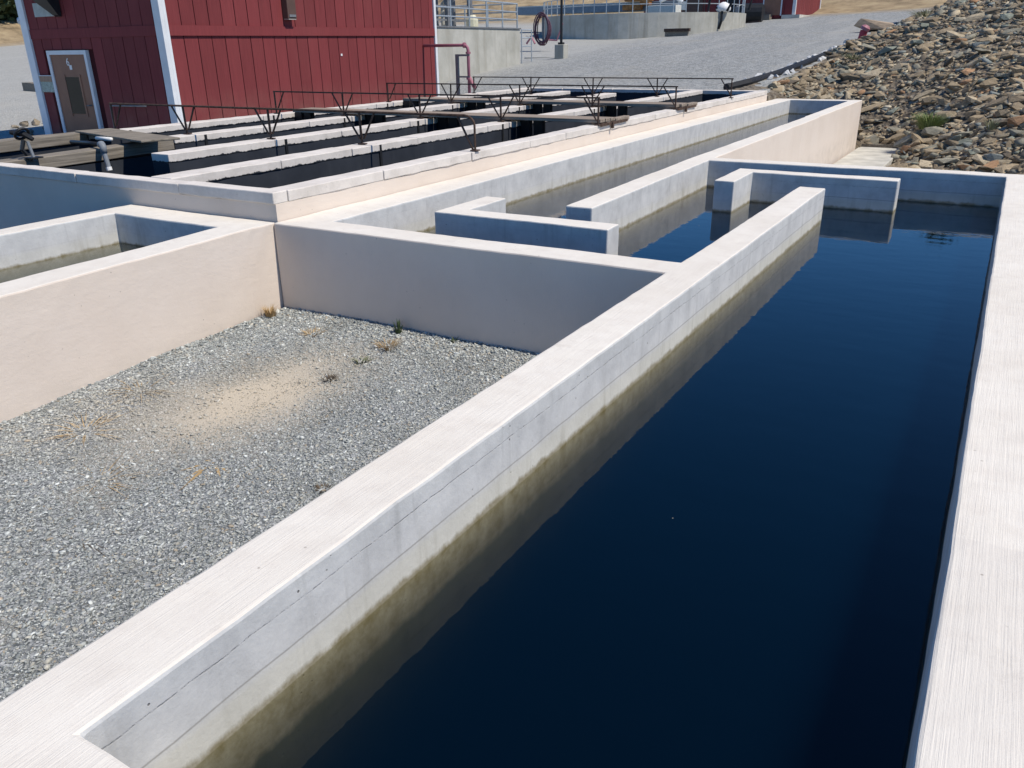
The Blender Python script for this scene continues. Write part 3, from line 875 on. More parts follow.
MB().tube([(-19.6, BY0 - .12, -.3), (-19.6, BY0 - .12, .32), (-18.2, BY0 - .12, .34)], .02, 6).build('conduit', STEEL, barn)

# ------------------------------------------------------------------ purple pipe stand
t = thing('purple_pipe', 'purple water pipe bending down beside its steel support by the barn corner', 'pipe', (-15.5, 23.6, -.6))
PZ = 1.6
MB().tube([(-17.25, 23.6, PZ), (-15.66, 23.6, PZ), (-15.57, 23.6, PZ - .02), (-15.51, 23.6, PZ - .08), (-15.49, 23.6, PZ - .17), (-15.49, 23.6, -.6)], .05, 12).build('main_pipe', PURPLE, t, smooth=True)
for z in (PZ - .2, 0.62):
    MB().tube([(-15.49, 23.6, z), (-15.49, 23.6, z - .06)], .085, 12).build('flange', PURPLE, t)
MB().tube([(-15.6, 23.6, PZ), (-15.66, 23.6, PZ)], .085, 12).build('flange', PURPLE, t)
MB().tube([(-15.47, 23.6, .62), (-15.25, 23.5, .36), (-15.20, 23.48, .34)], [.06, .055, .065], 10).build('hose_branch', PINK, t)
MB().tube([(-15.25, 23.45, .42), (-15.17, 23.5, .42)], .03, 8).build('branch_cap', PINK, t)
MB().box(-15.98, -15.88, 23.56, 23.64, -.6, 1.33).build('support_post', STEEL, t)
MB().box(-15.88, -15.42, 23.54, 23.56, 1.27, 1.33).build('support_arm', STEEL, t)
MB().box(-15.88, -15.42, 23.54, 23.56, .62, .67).build('support_arm', STEEL, t)

# ------------------------------------------------------------------ retaining wall platform with railing and equipment
pf = thing('concrete_platform', 'tall weathered concrete wall of the treatment platform behind the barn corner', 'wall', (-24, 33, -.5))
def plat(x0, x1, y0, y1): return
MB().prism([(-20.9, 26.0), (-22.45, 39.1), (-28, 38.6), (-28, 26.0)], -1.2, 2.30).build('wall', FARC, pf, .03)
mb = MB(); mb.prism([(-20.86, 25.95), (-22.41, 39.14), (-22.6, 39.14), (-21.05, 25.95)], 2.303, 2.37); mb.build('rim', STEEL, pf)
gr = thing('guard_railing', 'galvanized guard railing along the top of the weathered concrete platform', 'railing', (-21.6, 33, 2.37))
def pedge(t): return Vector((-20.95 + (-22.5 + 20.95) * t, 26.2 + (38.9 - 26.2) * t, 0))
for z in (2.75, 3.1, 3.48):
    a, b = pedge(0), pedge(1)
    MB().tube([(a.x, a.y, z), (b.x, b.y, z)], .035, 6).build('rail', GALV, gr)
    MB().tube([(b.x, b.y, z), (-27, 38.5, z)], .035, 6).build('rail', GALV, gr)
for k in range(8):
    a = pedge(k / 7)
    MB().tube([(a.x, a.y, 2.1), (a.x, a.y, 3.5)], .04, 6).build('post', GALV, gr)
for k in range(3):
    MB().tube([(-24 - k * 1.4, 38.5, 2.3), (-24 - k * 1.4, 38.5, 3.5)], .04, 6).build('post', GALV, gr)
# lower steps with rails at the far end
ld = thing('low_railing', 'short low galvanized railing at the far end of the concrete platform', 'railing', (-22.4, 39.8, .7))
for yy0 in (39.25, 40.3):
    MB().tube([(-22.45, yy0, .6), (-22.45, yy0, 2.3)], .03, 6).build('post', GALV, ld)
for z in (1.5, 1.9, 2.28):
    MB().tube([(-22.45, 39.25, z), (-22.45, 40.3, z)], .028, 6).build('rail', GALV, ld)
rs = random.Random(5)
eq = thing('filter_frame', 'grey steel equipment frame with pipes standing on the concrete platform', 'equipment', (-24.5, 34, 2.3))
for k, yy0 in enumerate((29.5, 31.5, 33.5, 35.5, 37.5)):
    MB().box(-24.6, -24.4, yy0, yy0 + .2, 2.3, 4.6).build('column', STEEL, eq)
    MB().box(-26.0, -25.85, yy0 + .5, yy0 + .65, 2.3, 4.6).build('column', STEEL, eq)
for z in (2.7, 3.3, 3.9, 4.4):
    MB().box(-24.58, -24.46, 29.3, 37.9, z, z + .09).build('beam', STEEL, eq)
for k in range(12):
    y_ = 31.7 + k * .5
    MB().tube([(-25.2, y_, 2.3), (-25.2, y_, 3.5 + .4 * (k % 3)), (-24.9, y_, 3.7 + .4 * (k % 3))], .09, 8).build('pipe', STEEL if k % 3 else FARC, eq)
st = thing('inclined_conveyor', 'tan inclined steel stringers leaning behind the galvanized railing', 'equipment', (-23.5, 30.5, 2.3))
for d in (0, .45, .9):
    MB().bar((-23.2 - d, 28.4 + d * .3, 2.4), (-24.0 - d, 32.3 + d * .3, 4.4), .1, .2).build('stringer', TAN, st)
tag(MB().tube([(-23.6, 36.4, 2.3), (-23.6, 36.4, 2.75), (-23.6, 36.4, 2.95)], [.3, .3, .16], 12).build('water_jug', simple('pale_yellow_plastic', (.62, .60, .45), .5, .1), None), 'pale yellow drum standing behind the galvanized railing', 'drum')
tag(MB().box(-27.8, -26.2, 27, 31, 2.3, 3.9).build('equipment_cabinet', [BLUEG], None, .03), 'blue grey equipment cabinet on the platform behind the barn', 'cabinet')

# lamp pole
zp = R_road(-21.6, 42)
t = thing('lamp_pole', 'black lamp pole on a square concrete base in the gravel', 'lamp pole', (-21.55, 42.0, zp))
MB().box(-21.85, -21.3, 41.75, 42.3, zp - .3, zp + .68).build('base', FARC, t, .03)
MB().box(-21.72, -21.45, 41.9, 42.15, zp + .68, zp + .78).build('base_plate', BLK, t)
MB().tube([(-21.58, 42.02, zp + .78), (-21.58, 42.02, zp + 6.5)], [.075, .06], 10).build('pole', BLK, t)
MB().box(-21.75, -20.9, 41.9, 42.15, zp + 6.5, zp + 6.62).build('lamp_head', BLK, t)
tag(MB().prism([(-24.2, 42.6), (-20.8, 43.2), (-20.9, 43.7), (-24.3, 43.1)], zp - .1, zp + .03).build('concrete_slab', CONCP, None), 'flat concrete slab in the gravel beside the lamp pole', 'slab')
# coiled hose on a rack
t = thing('hose_rack', 'coiled faded purple hose hanging on a rack before the round tank', 'hose', (-25.6, 47.5, 1.2))
zc = R_road(-25.6, 47.5) + .35
hose = MB()
for k in range(7):
    ox, oz, sx_, sz_ = rs.uniform(-.08, .08), rs.uniform(-.1, .04), rs.uniform(.42, .56), rs.uniform(.72, .9)
    hose.tube([(-25.75 + ox + sx_ * math.sin(a), 47.4 + .05 * k, zc + .95 + oz + sz_ * math.cos(a)) for a in np.linspace(0, 2 * math.pi, 20)], .035, 6)
hose.build('hose', simple('dark_purple_hose', (.12, .06, .085), .5, .2), t)
MB().tube([(-25.2, 47.4, zc + .3), (-24.6, 47.3, zc + .25), (-24.2, 47.3, zc + 1.2)], .05, 6).build('hose_tail', PINK, t)
MB().tube([(-26.7, 47.3, zc + .1), (-26.3, 47.2, zc + .5), (-26.0, 47.1, zc + .1)], .06, 6).build('hose_tail', PINK, t)
MB().tube([(-25.75, 47.75, zc), (-25.75, 47.75, zc + 2.0)], .08, 8).build('post', STEEL, t)

# ------------------------------------------------------------------ round clarifier tank
CX, CY, CR = -26.3, 65.0, 7.85
cz = 2.15
cl = thing('clarifier_tank', 'round weathered concrete tank across the gravel road with stained side', 'water tank', (CX, CY, cz - 1))
def ringwall(r0, r1, z0, z1, seg=72):
    mb = MB()
    for k in range(seg):
        a = 2 * math.pi * k / seg
        for r, z in ((r0, z0), (r1, z0), (r1, z1), (r0, z1)): mb.v.append((CX + r * math.cos(a), CY + r * math.sin(a), z))
    for k in range(seg):
        k2 = (k + 1) % seg
        for q in range(4):
            q2 = (q + 1) % 4; mb.f.append((k * 4 + q, k2 * 4 + q, k2 * 4 + q2, k * 4 + q2)); mb.mi.append(0)
    return mb
CT = 3.5
ringwall(CR - .35, CR, cz - 2.5, CT).build('wall', FARC, cl)
MB().tube([(CX, CY, CT - .9), (CX, CY, CT - .8)], CR - .37, 48).build('inner_water', WATER3, cl)
for k in range(26):
    a = rad(-150 + k * 7)
    x, y = CX + (CR - .15) * math.cos(a), CY + (CR - .15) * math.sin(a)
    MB().tube([(x, y, CT), (x, y, CT + 1.05)], .035, 6).build('rail_post', GALV, cl)
for z in (.55, 1.05):
    MB().tube([(CX + (CR - .15) * math.cos(a), CY + (CR - .15) * math.sin(a), CT + z) for a in np.linspace(rad(-150), rad(25), 40)], .03, 5).build('rail', GALV, cl)
br = MB().box(CX - CR - 3, CX + 3.2, CY - 1.0, CY + 1.0, CT + .35, CT + .95).build('bridge', BLUEG, cl)
MB().box(CX - CR - 3, CX + 3.2, CY - 1.02, CY - 1.0, CT + .9, CT + .98).build('bridge_rail', GALV, cl)
for k in range(5):
    MB().box(CX - .5 + rs.uniform(-.9, .9), CX + .4 + rs.uniform(-.2, .9), CY - 1.6, CY - .9, CT + .4 + k * .3, CT + .8 + k * .3).build('drive_unit', ORANGE, cl, .05)
MB().tube([(CX + 2, CY - 1.5, CT + .9), (CX + 3, CY - 1.6, CT + 1.3), (CX + 3.8, CY - 1.6, CT + .8)], .12, 8).build('drive_arm', WHITEP, cl)
MB().box(CX + 1.6, CX + 3.8, CY - 3, CY - 1.8, CT - .9, CT + .6).build('white_cabinet', simple('pale_paint', (.6, .6, .55), .6, .1), cl, .03)
MB().tube([(CX + 7.2, CY - 6, CT), (CX + 7.3, CY - 6, CT + .9), (CX + 7.6, CY - 6, CT + 1.1)], .09, 6).build('davit_post', BLK, cl)
MB().tube([(CX + 8.2, CY - 5, CT), (CX + 8.7, CY - 5, CT + .9), (CX + 9.9, CY - 5, CT + .95), (CX + 9.7, CY - 5, CT)], .09, 6).build('handrail', BLK, cl)
a0 = rad(-22)
px_, py_ = CX + CR * math.cos(a0), CY + CR * math.sin(a0)
tag(MB().tube([(px_ - .4, py_ - .2, CT + .3), (px_ + .05, py_ - .25, CT + .12), (px_ + .05, py_ - .3, CT - .6), (px_ - .1, py_ - .35, cz + .25)], .09, 8).build('black_hose', BLK, None, smooth=True), 'black hose draped over the right edge of the round concrete tank', 'hose')
tag(MB().tube([(px_, py_ + .1, CT + .01), (px_, py_ + .1, CT + .15), (px_ + .02, py_ + .1, CT + .35), (px_ + .03, py_ + .1, CT + .55), (px_ + .03, py_ + .1, CT + .66)], [.38, .52, .5, .34, .1], 12).build('plastic_sack', WHITEP, None, smooth=True), 'white sack sitting on the right edge of the round concrete tank', 'sack')
for (dx, dy, w) in ((-3.9, -.5, 1.5),):
    a = rad(-68); x, y = CX + (CR + .25) * math.cos(a), CY + (CR + .25) * math.sin(a)
    x += 1.25; y += .35
    lb = thing('rusty_trough', 'small rusty trough on the gravel at the foot of the round tank', 'trough', (x + 1.2, y, cz))
    MB().box(x + .3, x + 2.1, y - .1, y + .2, cz + .1, cz + .3).build('trough', RUST, lb)
    MB().box(x + .35, x + 2.0, y - .02, y + .12, cz - .2, cz + .1).build('base', TIMBER, lb)

# ------------------------------------------------------------------ far red shed
z2 = R_road(-17.5, 78)
b2 = thing('far_red_shed', 'dark red shed with white corner trim at the top of the gravel road', 'shed', (-19, 79, z2))
sx1, sy0 = -17.4, 77.0
MB().box(-31, sx1, sy0, 87, z2 - .5, z2 + 3.6).build('wall_core', SIDING, b2)
for k in range(16):
    MB().box(-31 + k * .85, -31 + k * .85 + .81, sy0 - .04, sy0 - .005, z2, z2 + 3.6).build('siding_board', SIDING, b2)
for k in range(13):
    MB().box(sx1 + .005, sx1 + .04, sy0 + .16 + k * .71, sy0 + .16 + k * .71 + .68, z2 + .25, z2 + 3.6).build('siding_board', SIDING, b2)
MB().box(sx1 - .2, sx1 + .06, sy0 - .07, sy0 + .14, z2, z2 + 3.6).build('corner_trim', WHITE, b2)
MB().box(sx1 - .02, sx1 + .06, 86.8, 87.06, z2, z2 + 3.6).build('corner_trim', WHITE, b2)
MB().box(sx1 - 1.0, sx1 + .5, sy0 - .3, 87.1, z2 - .3, z2 + .2).build('plinth', CONCP, b2)
MB().box(-20.0, -18.6, sy0 - .1, sy0 - .045, z2 + .2, z2 + 2.5).build('door', DOORM, b2)
for xx in (-20.1, -18.58, -22.2, -23.4, -25.3, -27.3):
    MB().box(xx, xx + .1, sy0 - .12, sy0 - .045, z2 + .15, z2 + 2.6).build('door_frame', WHITE if xx > -21 else DKBROWN, b2)
MB().box(-23.3, -22.3, sy0 - .1, sy0 - .045, z2 + .2, z2 + 2.5).build('doorway', BLK, b2)
MB().box(-27.2, -25.4, sy0 - .1, sy0 - .045, z2 + .2, z2 + 2.5).build('door', DKBROWN, b2)
MB().box(-21.2, -19.2, sy0 - 1.1, sy0 - .32, z2 - .15, z2 + .25).build('door_step', TIMBER, b2)
MB().box(-31.4, sx1 + .5, sy0 - .6, 87.5, z2 + 3.61, z2 + 3.8).build('roof', ROOF, b2)
MB().box(sx1 + .05, sx1 + .3, sy0 + 6, sy0 + 7, z2 + 2.6, z2 + 3.0).build('wall_lamp', STEEL, b2)
zz = R_road(-20, 73)
t = thing('black_barrel', 'black barrel lying beside the far red shed and the round tank', 'barrel', (-19.9, 73, zz))
MB().tube([(-20.8, 72.6, zz + .7), (-20.7, 72.6, zz + .7), (-19.1, 73, zz + .7), (-19.0, 73, zz + .7)], [.6, .75, .75, .6], 14).build('drum', BLK, t)
MB().box(-20.7, -19.1, 72.4, 73.3, zz - .1, zz + .12).build('cradle', DKBROWN, t)
for k, xx in enumerate((-22.0, -21.3)):
    tag(MB().tube([(xx, 76.2, z2 - .1), (xx, 76.2, z2 + .9), (xx, 76.2, z2 + 1.1)], [.3, .3, .15], 10).build('gas_bottle', STEEL if k == 0 else WHITEP, None), ['grey', 'pale'][k] + ' gas bottle standing against the far red shed', 'gas bottle')

# ------------------------------------------------------------------ culvert pipe, marker, pad
cp = [(-7.55, 25.6), (-7.25, 27), (-7.0, 29.5), (-6.9, 33), (-6.85, 36), (-6.8, 40), (-6.8, 43.6)]
pts = []; rr = []
N = 240
for k in range(N + 1):
    u = k / N * (len(cp) - 1); i = min(int(u), len(cp) - 2); f = u - i
    x = cp[i][0] * (1 - f) + cp[i + 1][0] * f; y = cp[i][1] * (1 - f) + cp[i + 1][1] * f
    pts.append((x, y, R_road(x, y) + .07)); rr.append(.125 if k % 2 else .105)
tag(MB().tube(pts, rr, 10).build('drain_pipe', BLK, None), 'long black corrugated drain pipe along the gravel road edge', 'pipe')
RV, RF = rock_shape(77, 2, 7)
def scatter(Vb, Fb, P, S, E, C):
    n = len(P); Rm = rotm(E)
    A = (Vb[None] * S[:, None, :])
    A = np.einsum('nij,nvj->nvi', Rm, A) + P[:, None, :]
    F = (Fb[None] + (np.arange(n) * len(Vb))[:, None, None]).reshape(-1, Fb.shape[1])
    return A.reshape(-1, 3), F, np.repeat(C, len(Vb), 0)
SHAPES = [rock_shape(100 + k, 2, 6 + k % 4) for k in range(12)]
ROCKMESH = []
for k, (v, f) in enumerate(SHAPES):
    me = bpy.data.meshes.new('rock'); me.from_pydata(v.tolist(), [], f.tolist()); me.materials.append(ROCK); ROCKMESH.append(me)
for k in range(60):     # pale stones along the pipe
    y = 26 + 17.5 * (k + rng.random() * .8) / 60
    x = np.interp(y, [25.6, 27, 29.5, 33, 36, 43.6], [-7.55, -7.25, -7.0, -6.9, -6.85, -6.8])
    x += -.2 - rng.uniform(0, .16) if rng.random() < .72 else .22
    o = link('stone', ROCKMESH[k % 12]); s = rng.uniform(.06, .15)
    o.location = (x, y, R_road(x, y) + .04); o.scale = (s * 1.2, s * 1.3, s * .7); o.rotation_euler = (rng.random(), rng.random(), rng.random() * 6)
    c = rng.uniform(.5, .75); o.color = (c, c, c * .97, 1)
    tag(o, 'pale stone on the road edge beside the black drain pipe', 'stone', 'pale stones beside the drain pipe')
zm = R_road(-6.9, 44) + .1
t = thing('marker_post', 'red capped marker post leaning at the end of the drain pipe', 'marker post', (-6.7, 44, zm))
MB().tube([(-6.74, 44, zm), (-6.66, 44, zm + .42)], .17, 10).build('post', REDM, t)
MB().tube([(-6.66, 44, zm + .42), (-6.60, 44, zm + .54), (-6.56, 44, zm + .63)], [.21, .21, .10], 10).build('cap', PINK, t)
bo = link('boulder', ROCKMESH[7]); zb = R_road(-7.3, 52); bo.location = (-7.2, 52, zb + .22); bo.scale = (1.35, 1.0, .32); bo.rotation_euler = (.05, .1, 1.3); bo.color = (.36, .28, .2, 1)
tag(bo, 'broad flat tan boulder at the road edge beyond the red marker', 'boulder')
tag(MB().prism([(-3.66, 12.3), (-2.47, 12.3), (-2.47, 26.24), (-3.66, 26.24)], -1.5, -1.3).build('concrete_pad', CONCP, None, .02), 'pale stained concrete pad at the foot of the tall channel wall', 'pad')
tag(MB().box(-3.6, -2.0, 26.26, 26.34, -1.5, -1.22).build('edge_board', TIMBER, None), 'thin dark edge board across the end of the concrete pad', 'board')

# ------------------------------------------------------------------ riprap
def proj(p):
    d = Vector(p) - Vector((0, 0, H)); w = d.dot(fw)
    if w <= .1: return None
    return (512 + F_PX * d.dot(r2) / w, 384 - F_PX * d.dot(u2) / w, w)
PAL = [((.27, .215, .15), 'tan'), ((.20, .16, .115), 'brown'), ((.34, .285, .21), 'light tan'), ((.235, .22, .18), 'grey brown'), ((.185, .20, .195), 'blue grey'),
       ((.29, .175, .105), 'rust orange'), ((.12, .10, .08), 'dark brown'), ((.44, .39, .31), 'pale cream'), ((.20, .215, .185), 'grey green')]
PW = np.array([.26, .23, .13, .16, .06, .03, .06, .02, .05]); PW = PW / PW.sum()
cand = []
rr_ = np.random.default_rng(11)
def try_add(x, y, size):
    if x < -2.45 and y < 26.3: return
    z = Zh(x, y)
    road = R_road(-5.8, y)
    if x < -6.5: return
    p = proj((x, y, z))
    if p is None or not (-80 < p[0] < 1220 and -110 < p[1] < 230): return
    cand.append((x, y, z, size, p[0], p[1], p[2]))
for k in range(10500):
    u = rr_.random()
    y = 20.5 + 26 * u ** 1.35 if k % 5 else 20.5 + 45 * u
    x = rr_.uniform(-6.6, 6 + (y - 20) * .12)
    try_add(x, y, float(np.clip(rr_.lognormal(math.log(.09), .48), .045, .26)))
for k in range(6500):
    y = 20.5 + 17 * rr_.random() ** 1.2; x = rr_.uniform(-6.6, 5)
    try_add(x, y, float(rr_.uniform(.035, .085)))
cand = np.array(cand)
def rock_props(n, size):
    S = np.stack([size * rr_.uniform(1.0, 1.9, n), size * rr_.uniform(.7, 1.1, n), size * rr_.uniform(.3, .62, n)], 1)
    E = np.stack([rr_.normal(.18, .3, n), rr_.normal(-.2, .3, n), rr_.normal(.2, .55, n)], 1)
    ci = rr_.choice(len(PAL), n, p=PW)
    C = np.array([PAL[i][0] for i in ci]) * np.array([1.2, 1.19, 1.11]) * rr_.uniform(.78, 1.2, (n, 1))
    return S, E, ci, C
S, E, ci, C = rock_props(len(cand), cand[:, 3])
vis = (cand[:, 4] > 735) & (cand[:, 4] < 1024) & (cand[:, 5] > 0) & (cand[:, 5] < 172)
key = np.where(vis, cand[:, 3] / cand[:, 6], 0)
order = np.argsort(-key)
big = order[:270]; rest = order[270:]
P = cand[:, :3].copy(); P[:, 2] += S[:, 2] * .35
def zone(px, py):
    v = ['just above the pool far wall', 'low on the rubble slope', 'half way up the rubble slope', 'in the upper rubble slope', 'near the top of the visible slope'][min(4, int((172 - py) / 35))]
    h = ['by the drain pipe', 'behind the channel end', 'right of the concrete pad', 'toward the right side', 'at the right edge'][min(4, int((px - 735) / 58))]
    return v + ' ' + h
for i in big:
    o = link('rock', ROCKMESH[int(i) % 12])
    o.location = P[i]; o.scale = S[i]; o.rotation_euler = E[i]; o.color = (*C[i], 1)
    tag(o, PAL[ci[i]][1] + (' slab like' if S[i, 2] < S[i, 0] * .25 else ' long' if S[i, 0] > 1.6 * S[i, 1] else ' blocky' if S[i, 2] > S[i, 1] * .6 else ' angular') + ' rock ' + zone(cand[i, 4], cand[i, 5]), 'rock', 'riprap rocks on the slope')
LIGHT = [rock_shape(300 + k, 1, 4) for k in range(12)]
same = {}
for o in COL.objects:
    if o.get('category') == 'rock': same.setdefault(o['label'], []).append(o)
ORD = ['leftmost', 'second from left', 'third from left', 'fourth from left', 'fifth from left', 'sixth from left', 'seventh from left']
for lb, os_ in same.items():
    if 1 < len(os_) <= 7:
        for k, o in enumerate(sorted(os_, key=lambda o: proj(o.location)[0])):
            w = lb + ', ' + ORD[k]
            if len(w.split()) > 16: w = w.replace('the visible slope', 'slope').replace('in the upper rubble slope', 'upper slope').replace('half way up the rubble slope', 'halfway up').replace('on the rubble slope', 'on slope').replace('just above the pool far wall', 'above far wall')
            o['label'] = w
parts = [[], [], []]; off = 0
for k in range(24):
    small = k >= 12
    sel = rest[((rest % 12) == k % 12) & ((cand[rest, 3] < .085) == small)]
    if len(sel) == 0: continue
    v, f, c = scatter(*(LIGHT if small else SHAPES)[k % 12], P[sel], S[sel], E[sel], C[sel])
    parts[0].append(v); parts[1].append(f + off); parts[2].append(c); off += len(v)
np_mesh('rubble', np.vstack(parts[0]), np.vstack(parts[1]), np.vstack(parts[2]), STUFFROCK, 'stuff')['label'] = 'loose brown and grey riprap rubble covering the slope'

# ------------------------------------------------------------------ gravel pebbles in the yard
IV, IF = ico(1)
nP = 135000
px = nrg.uniform(-6.08, -2.02, nP); py = nrg.uniform(.75, 5.72, nP)
sand = np.exp(-(((px + 4.72) * 1.15) ** 2 + ((py - 4.02) * .62) ** 2) / .24)
sand2 = np.exp(-(((px + 5.45) * 1.3) ** 2 + ((py - 3.3) * .8) ** 2) / .3)
nz = np.array([noise.noise(Vector((x * 2.4, y * 2.4, 0))) for x, y in zip(px, py)])
keep = nrg.random(nP) > np.clip(sand * .8 + sand2 * .3 + nz * .75, 0, .85)
edge = np.minimum(np.abs(px + 6.08), np.abs(py - 5.7))
px, py, edge = px[keep], py[keep], edge[keep]; sd_ = np.clip(sand + sand2 * .6, 0, 1)[keep]
n = len(px)
size = np.clip(nrg.lognormal(math.log(.0047), .46, n), .0026, .016) * (1 + .55 * np.exp(-edge * 2.2))
pz = np.array([Z_yard(x, y) for x, y in zip(px, py)]) + size * .25
S_ = np.stack([size * nrg.uniform(.9, 1.6, n), size * nrg.uniform(.7, 1.1, n), size * nrg.uniform(.28, .5, n)], 1)
E_ = np.stack([nrg.normal(0, .35, n), nrg.normal(0, .35, n), nrg.uniform(0, 6.28, n)], 1)
gpal = np.array([(.205, .212, .208), (.275, .28, .27), (.155, .163, .163), (.38, .385, .375), (.28, .265, .235), (.50, .50, .48), (.25, .21, .165)])
gc = gpal[nrg.choice(7, n, p=[.32, .33, .09, .09, .13, .005, .035])] * nrg.uniform(.88, 1.13, (n, 1)) * 1.5 * np.array([.985, 1.01, .99])
gc = gc * (1 + .28 * nz[keep][:, None] + .06 * nrg.normal(size=(n, 1)).clip(-1, 2))
gc = gc * (1 - .8 * sd_[:, None]) + np.array([.50, .435, .335]) * .8 * sd_[:, None]
OV = np.array([(1, 0, 0), (-1, 0, 0), (0, 1, 0), (0, -1, 0), (0, 0, 1), (0, 0, -1)], float) * 1.12 + nrg.normal(scale=.16, size=(6, 3))
OF = np.array([(0, 2, 4), (2, 1, 4), (1, 3, 4), (3, 0, 4), (2, 0, 5), (1, 2, 5), (3, 1, 5), (0, 3, 5)])
lg = size > np.quantile(size, .62)
pp = np.stack([px, py, pz], 1)
v1, f1, c1 = scatter(IV * (1 + nrg.normal(scale=.14, size=(len(IV), 1))), IF, pp[lg], S_[lg], E_[lg], gc[lg])
v2, f2, c2 = scatter(OV, OF, pp[~lg], S_[~lg], E_[~lg], gc[~lg])
v, f, c = np.vstack([v1, v2]), np.vstack([f1, f2 + len(v1)]), np.vstack([c1, c2])
np_mesh('gravel', v, f, c, PEB, 'stuff')['label'] = 'grey blue crushed gravel with scattered pale stones'

# ------------------------------------------------------------------ weeds and grass
def tuft(name, label, cat, loc, n, h, spread, mat, group=None, flat=0., w=.006):
    r = random.Random(int(loc[0] * 977 + loc[1] * 131)); mb = MB()
    for k in range(n):
        a = r.uniform(0, 6.28); d = r.random() ** .6 * spread; hh = h * r.uniform(.5, 1.1)
        b = Vector(loc) + Vector((math.cos(a) * d * .5, math.sin(a) * d * .5, -.01))
        lean = Vector((math.cos(a), math.sin(a), 0)) * (spread * r.uniform(.3, 1) + flat * r.random())
        s = Vector((-math.sin(a), math.cos(a), 0)) * w
        m1 = b + lean * .45 + Vector((0, 0, hh * .65)); tp = b + lean + Vector((0, 0, hh * (1 - flat * .8)))
        mb.add([b - s, b + s, m1 + s * .8, m1 - s * .8, tp], [(0, 1, 2, 3), (3, 2, 4)])
    return tag(mb.build(name, mat, None), label, cat, group)
def yz(x, y): return (x, y, Z_yard(x, y))
tuft('dry_weed', 'orange dry weed clump in the corner where two cream walls meet', 'weed', yz(-6.0, 5.4), 120, .12, .09, DRY, w=.004)
tuft('dry_weed', 'low dry weed patch near the shaded wall left of the green sprig', 'weed', yz(-5.3, 5.25), 60, .05, .12, DRY, w=.003)
tuft('dry_weed', 'straggling dry weed beside the green sprig under the shaded wall', 'weed', yz(-4.45, 5.3), 80, .08, .14, DRY, w=.003)
tuft('green_weed', 'small green weed sprig at the foot of the shaded wall', 'weed', yz(-4.55, 5.60), 34, .13, .05, WEED, w=.008)
tuft('green_weed', 'tiny weed sprig at the wall foot near the long diagonal wall', 'weed', yz(-3.95, 5.63), 14, .06, .04, WEED, w=.007)
tuft('dry_weed', 'small dark dry twig heap on the sandy patch', 'weed', yz(-4.42, 4.5), 40, .04, .08, BARK)
tuft('dry_weed', 'small grey weed beyond the sandy patch', 'weed', yz(-4.45, 4.95), 40, .05, .09, GREYGRASS)
tuft('dry_weed', 'fan of dry orange stalks left of the sandy patch near the pond wall', 'weed', yz(-5.6, 3.6), 34, .05, .14, DRY, flat=.3, w=.003)
tuft('dry_weed', 'spread of dry orange stalks nearest the left pond wall', 'weed', yz(-5.35, 2.95), 36, .05, .16, DRY, flat=.3, w=.003)
tuft('dry_weed', 'sparse dry stalks in the middle of the grey gravel', 'weed', yz(-4.6, 2.55), 22, .03, .09, DRY, flat=.3, w=.003)
tuft('dry_weed', 'pale yellow dry leaf scrap in the middle gravel', 'weed', yz(-4.17, 3.1), 16, .02, .06, DRY, flat=.4, w=.012)
tuft('dry_weed', 'small brown twig clump beside the long diagonal wall', 'weed', yz(-3.25, 3.15), 40, .03, .06, BARK)
tuft('dry_weed', 'dark dry stalks in the lower left gravel', 'weed', yz(-4.1, 2.1), 18, .02, .08, BARK, flat=.3, w=.003)
for px_i, (x, y, n, h, sp, m, lb) in enumerate([
        (-1.85, 25.3, 520, .42, .48, GRASS, 'bright green grass clump growing among the riprap rocks'),
        (-.35, 23.6, 50, .28, .2, GREYGRASS, 'thin green grass sprig at the right edge of the riprap'),
        (-5.3, 33.5, 110, .22, .5, GREYGRASS, 'grey green grass patch near the road edge of the rubble'),
        (-3.6, 38.5, 120, .3, .9, GREYGRASS, 'pale green grass patch high on the slope near the road'),
        (-2.4, 41.5, 60, .3, .9, GREYGRASS, 'grey grass patch near the top of the rubble slope')]):
    tuft('grass_clump', lb, 'grass', (x, y, Zh(x, y) + .12), n, h, sp, m, w=.009)

# flecks on the water
mb = MB()
for (x, y) in [(-.98, 3.05), (-2.9, 9.2), (-4.4, 12.5)]:
    a = rng.random() * 3; c_, s_ = math.cos(a) * .004, math.sin(a) * .004
    mb.add([(x - c_, y - s_, -.382), (x + s_ * .5, y - c_ * .5, -.3815), (x + c_, y + s_, -.380), (x - s_ * .5, y + c_ * .5, -.3815)], [(0, 1, 2, 3)])
mb.build('floating_debris', simple('pale_dry_leaf', (.5, .47, .36), .8, .2), None, kind='stuff')

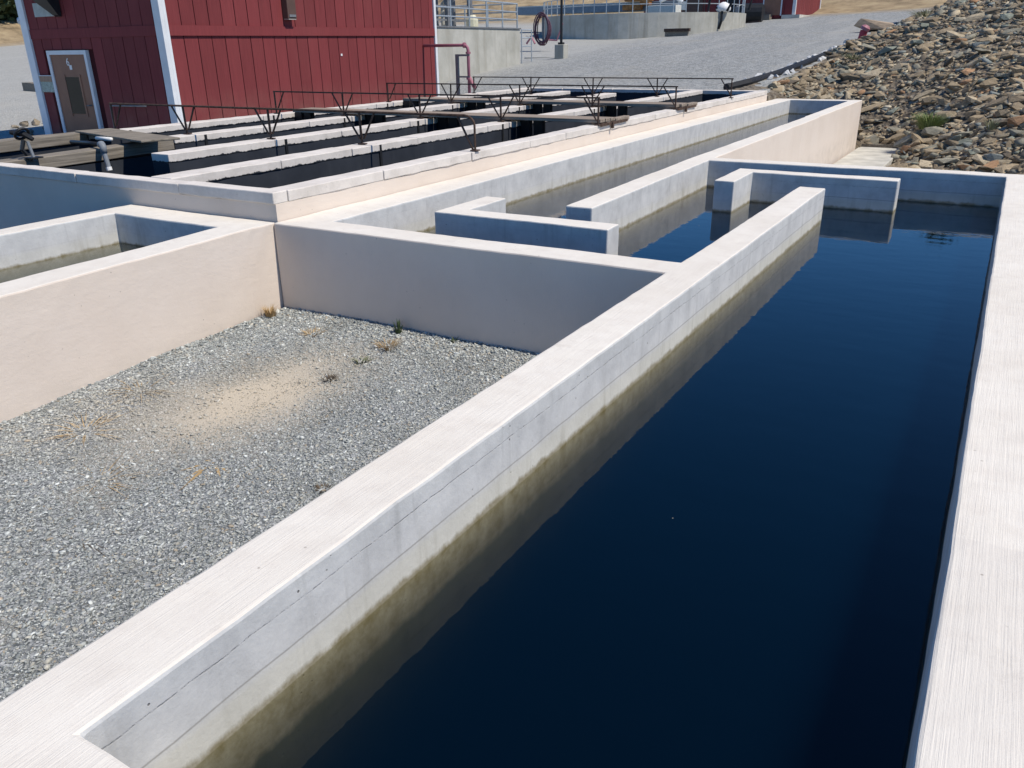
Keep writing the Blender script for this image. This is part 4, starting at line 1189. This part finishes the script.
# ------------------------------------------------------------------ trees and distant bank
def tree(x, y, z, h, r_, label, seed, sink=0, n=2600, ls=1.):
    rs_ = np.random.default_rng(seed)
    z -= sink
    t = thing('oak_tree', label, 'tree', (x, y, z))
    tr = MB(); tr.tube([(x, y, z - .3), (x + .1, y, z + h * .3), (x - .05, y + .1, z + h * .6)], [h * .04, h * .03, h * .012], 8)
    for k in range(6):
        a = k * 1.05; tr.tube([(x, y, z + h * (.22 + .05 * k)), (x + math.cos(a) * r_ * .6, y + math.sin(a) * r_ * .6, z + h * (.45 + .06 * k))], [h * .018, h * .005], 6)
    tr.build('trunk', BARK, t)
    cc = rs_.normal(size=(26, 3)); cc /= np.linalg.norm(cc, axis=1)[:, None]; cc *= rs_.uniform(.35, 1, (26, 1))
    cen = np.array([x, y, z + h * .6]) + cc * np.array([r_, r_, h * .38])
    c = cen[rs_.integers(0, 26, n)] + rs_.normal(size=(n, 3)) * r_ * .2
    s = rs_.uniform(.1, .24, (n, 1, 1)) * ls
    tri = rs_.normal(size=(n, 4, 3)); tri /= np.linalg.norm(tri, axis=2)[:, :, None]
    a, b = tri[:, 0], tri[:, 1]
    Vq = np.stack([c + s[:, 0] * a, c + s[:, 0] * b, c - s[:, 0] * a, c - s[:, 0] * b], 1).reshape(-1, 3) - np.array([x, y, z])
    np_mesh('crown', Vq, np.arange(n * 4).reshape(n, 4), None, LEAF, None, t)
for k, (x, y, h, r_) in enumerate([(-94, 50.5, 7, 4.0), (-96, 46, 8, 4.5), (-92, 55.5, 7, 3.6), (-100, 60, 8, 5), (-104, 54, 10, 5.5)]):
    tree(x, y, Z_ground(x, y), h, r_, ['dark green oak on the tan bank past the barn left corner', 'tall dark oak on the far bank beside the barn corner', 'dark green oak at the left edge above the tan bank',
                                     'dark oak behind the barn on the far bank', 'tallest dark oak at the back of the far bank'][k], 40 + k, 1.9, 5000, 1.9)
tree(-2.6, 60, Zh(-2.6, 60), 5.5, 1.6, 'small tree on the crest of the rubble hill above the pool', 77)
for k in range(30):
    o = link('stone', ROCKMESH[k % 12]); d = rng.uniform(26.5, 31.5); an = rng.uniform(.505, .575); x = -d * math.cos(an); y = d * math.sin(an)
    s = rng.uniform(.08, .22); o.location = (x, y, Z_ground(x, y) + .06); s *= .75; o.scale = (s * 1.3, s, s * .7); o.rotation_euler = (0, .2, rng.random() * 6)
    c = rng.uniform(.6, 1.1); o.color = (.34 * c, .29 * c, .22 * c, 1)
    tag(o, 'tan stone on the ground by the barn left corner', 'stone', 'tan stones by the barn corner')
timber((-40.2, 23.4, Z_ground(-40, 23.4) - .05), (-37, 22.9, Z_ground(-37, 22.9) - .05), .5, .42, 'curb_log', 'dark squared log on the pale gravel left of the barn', TIMBER, 'log')
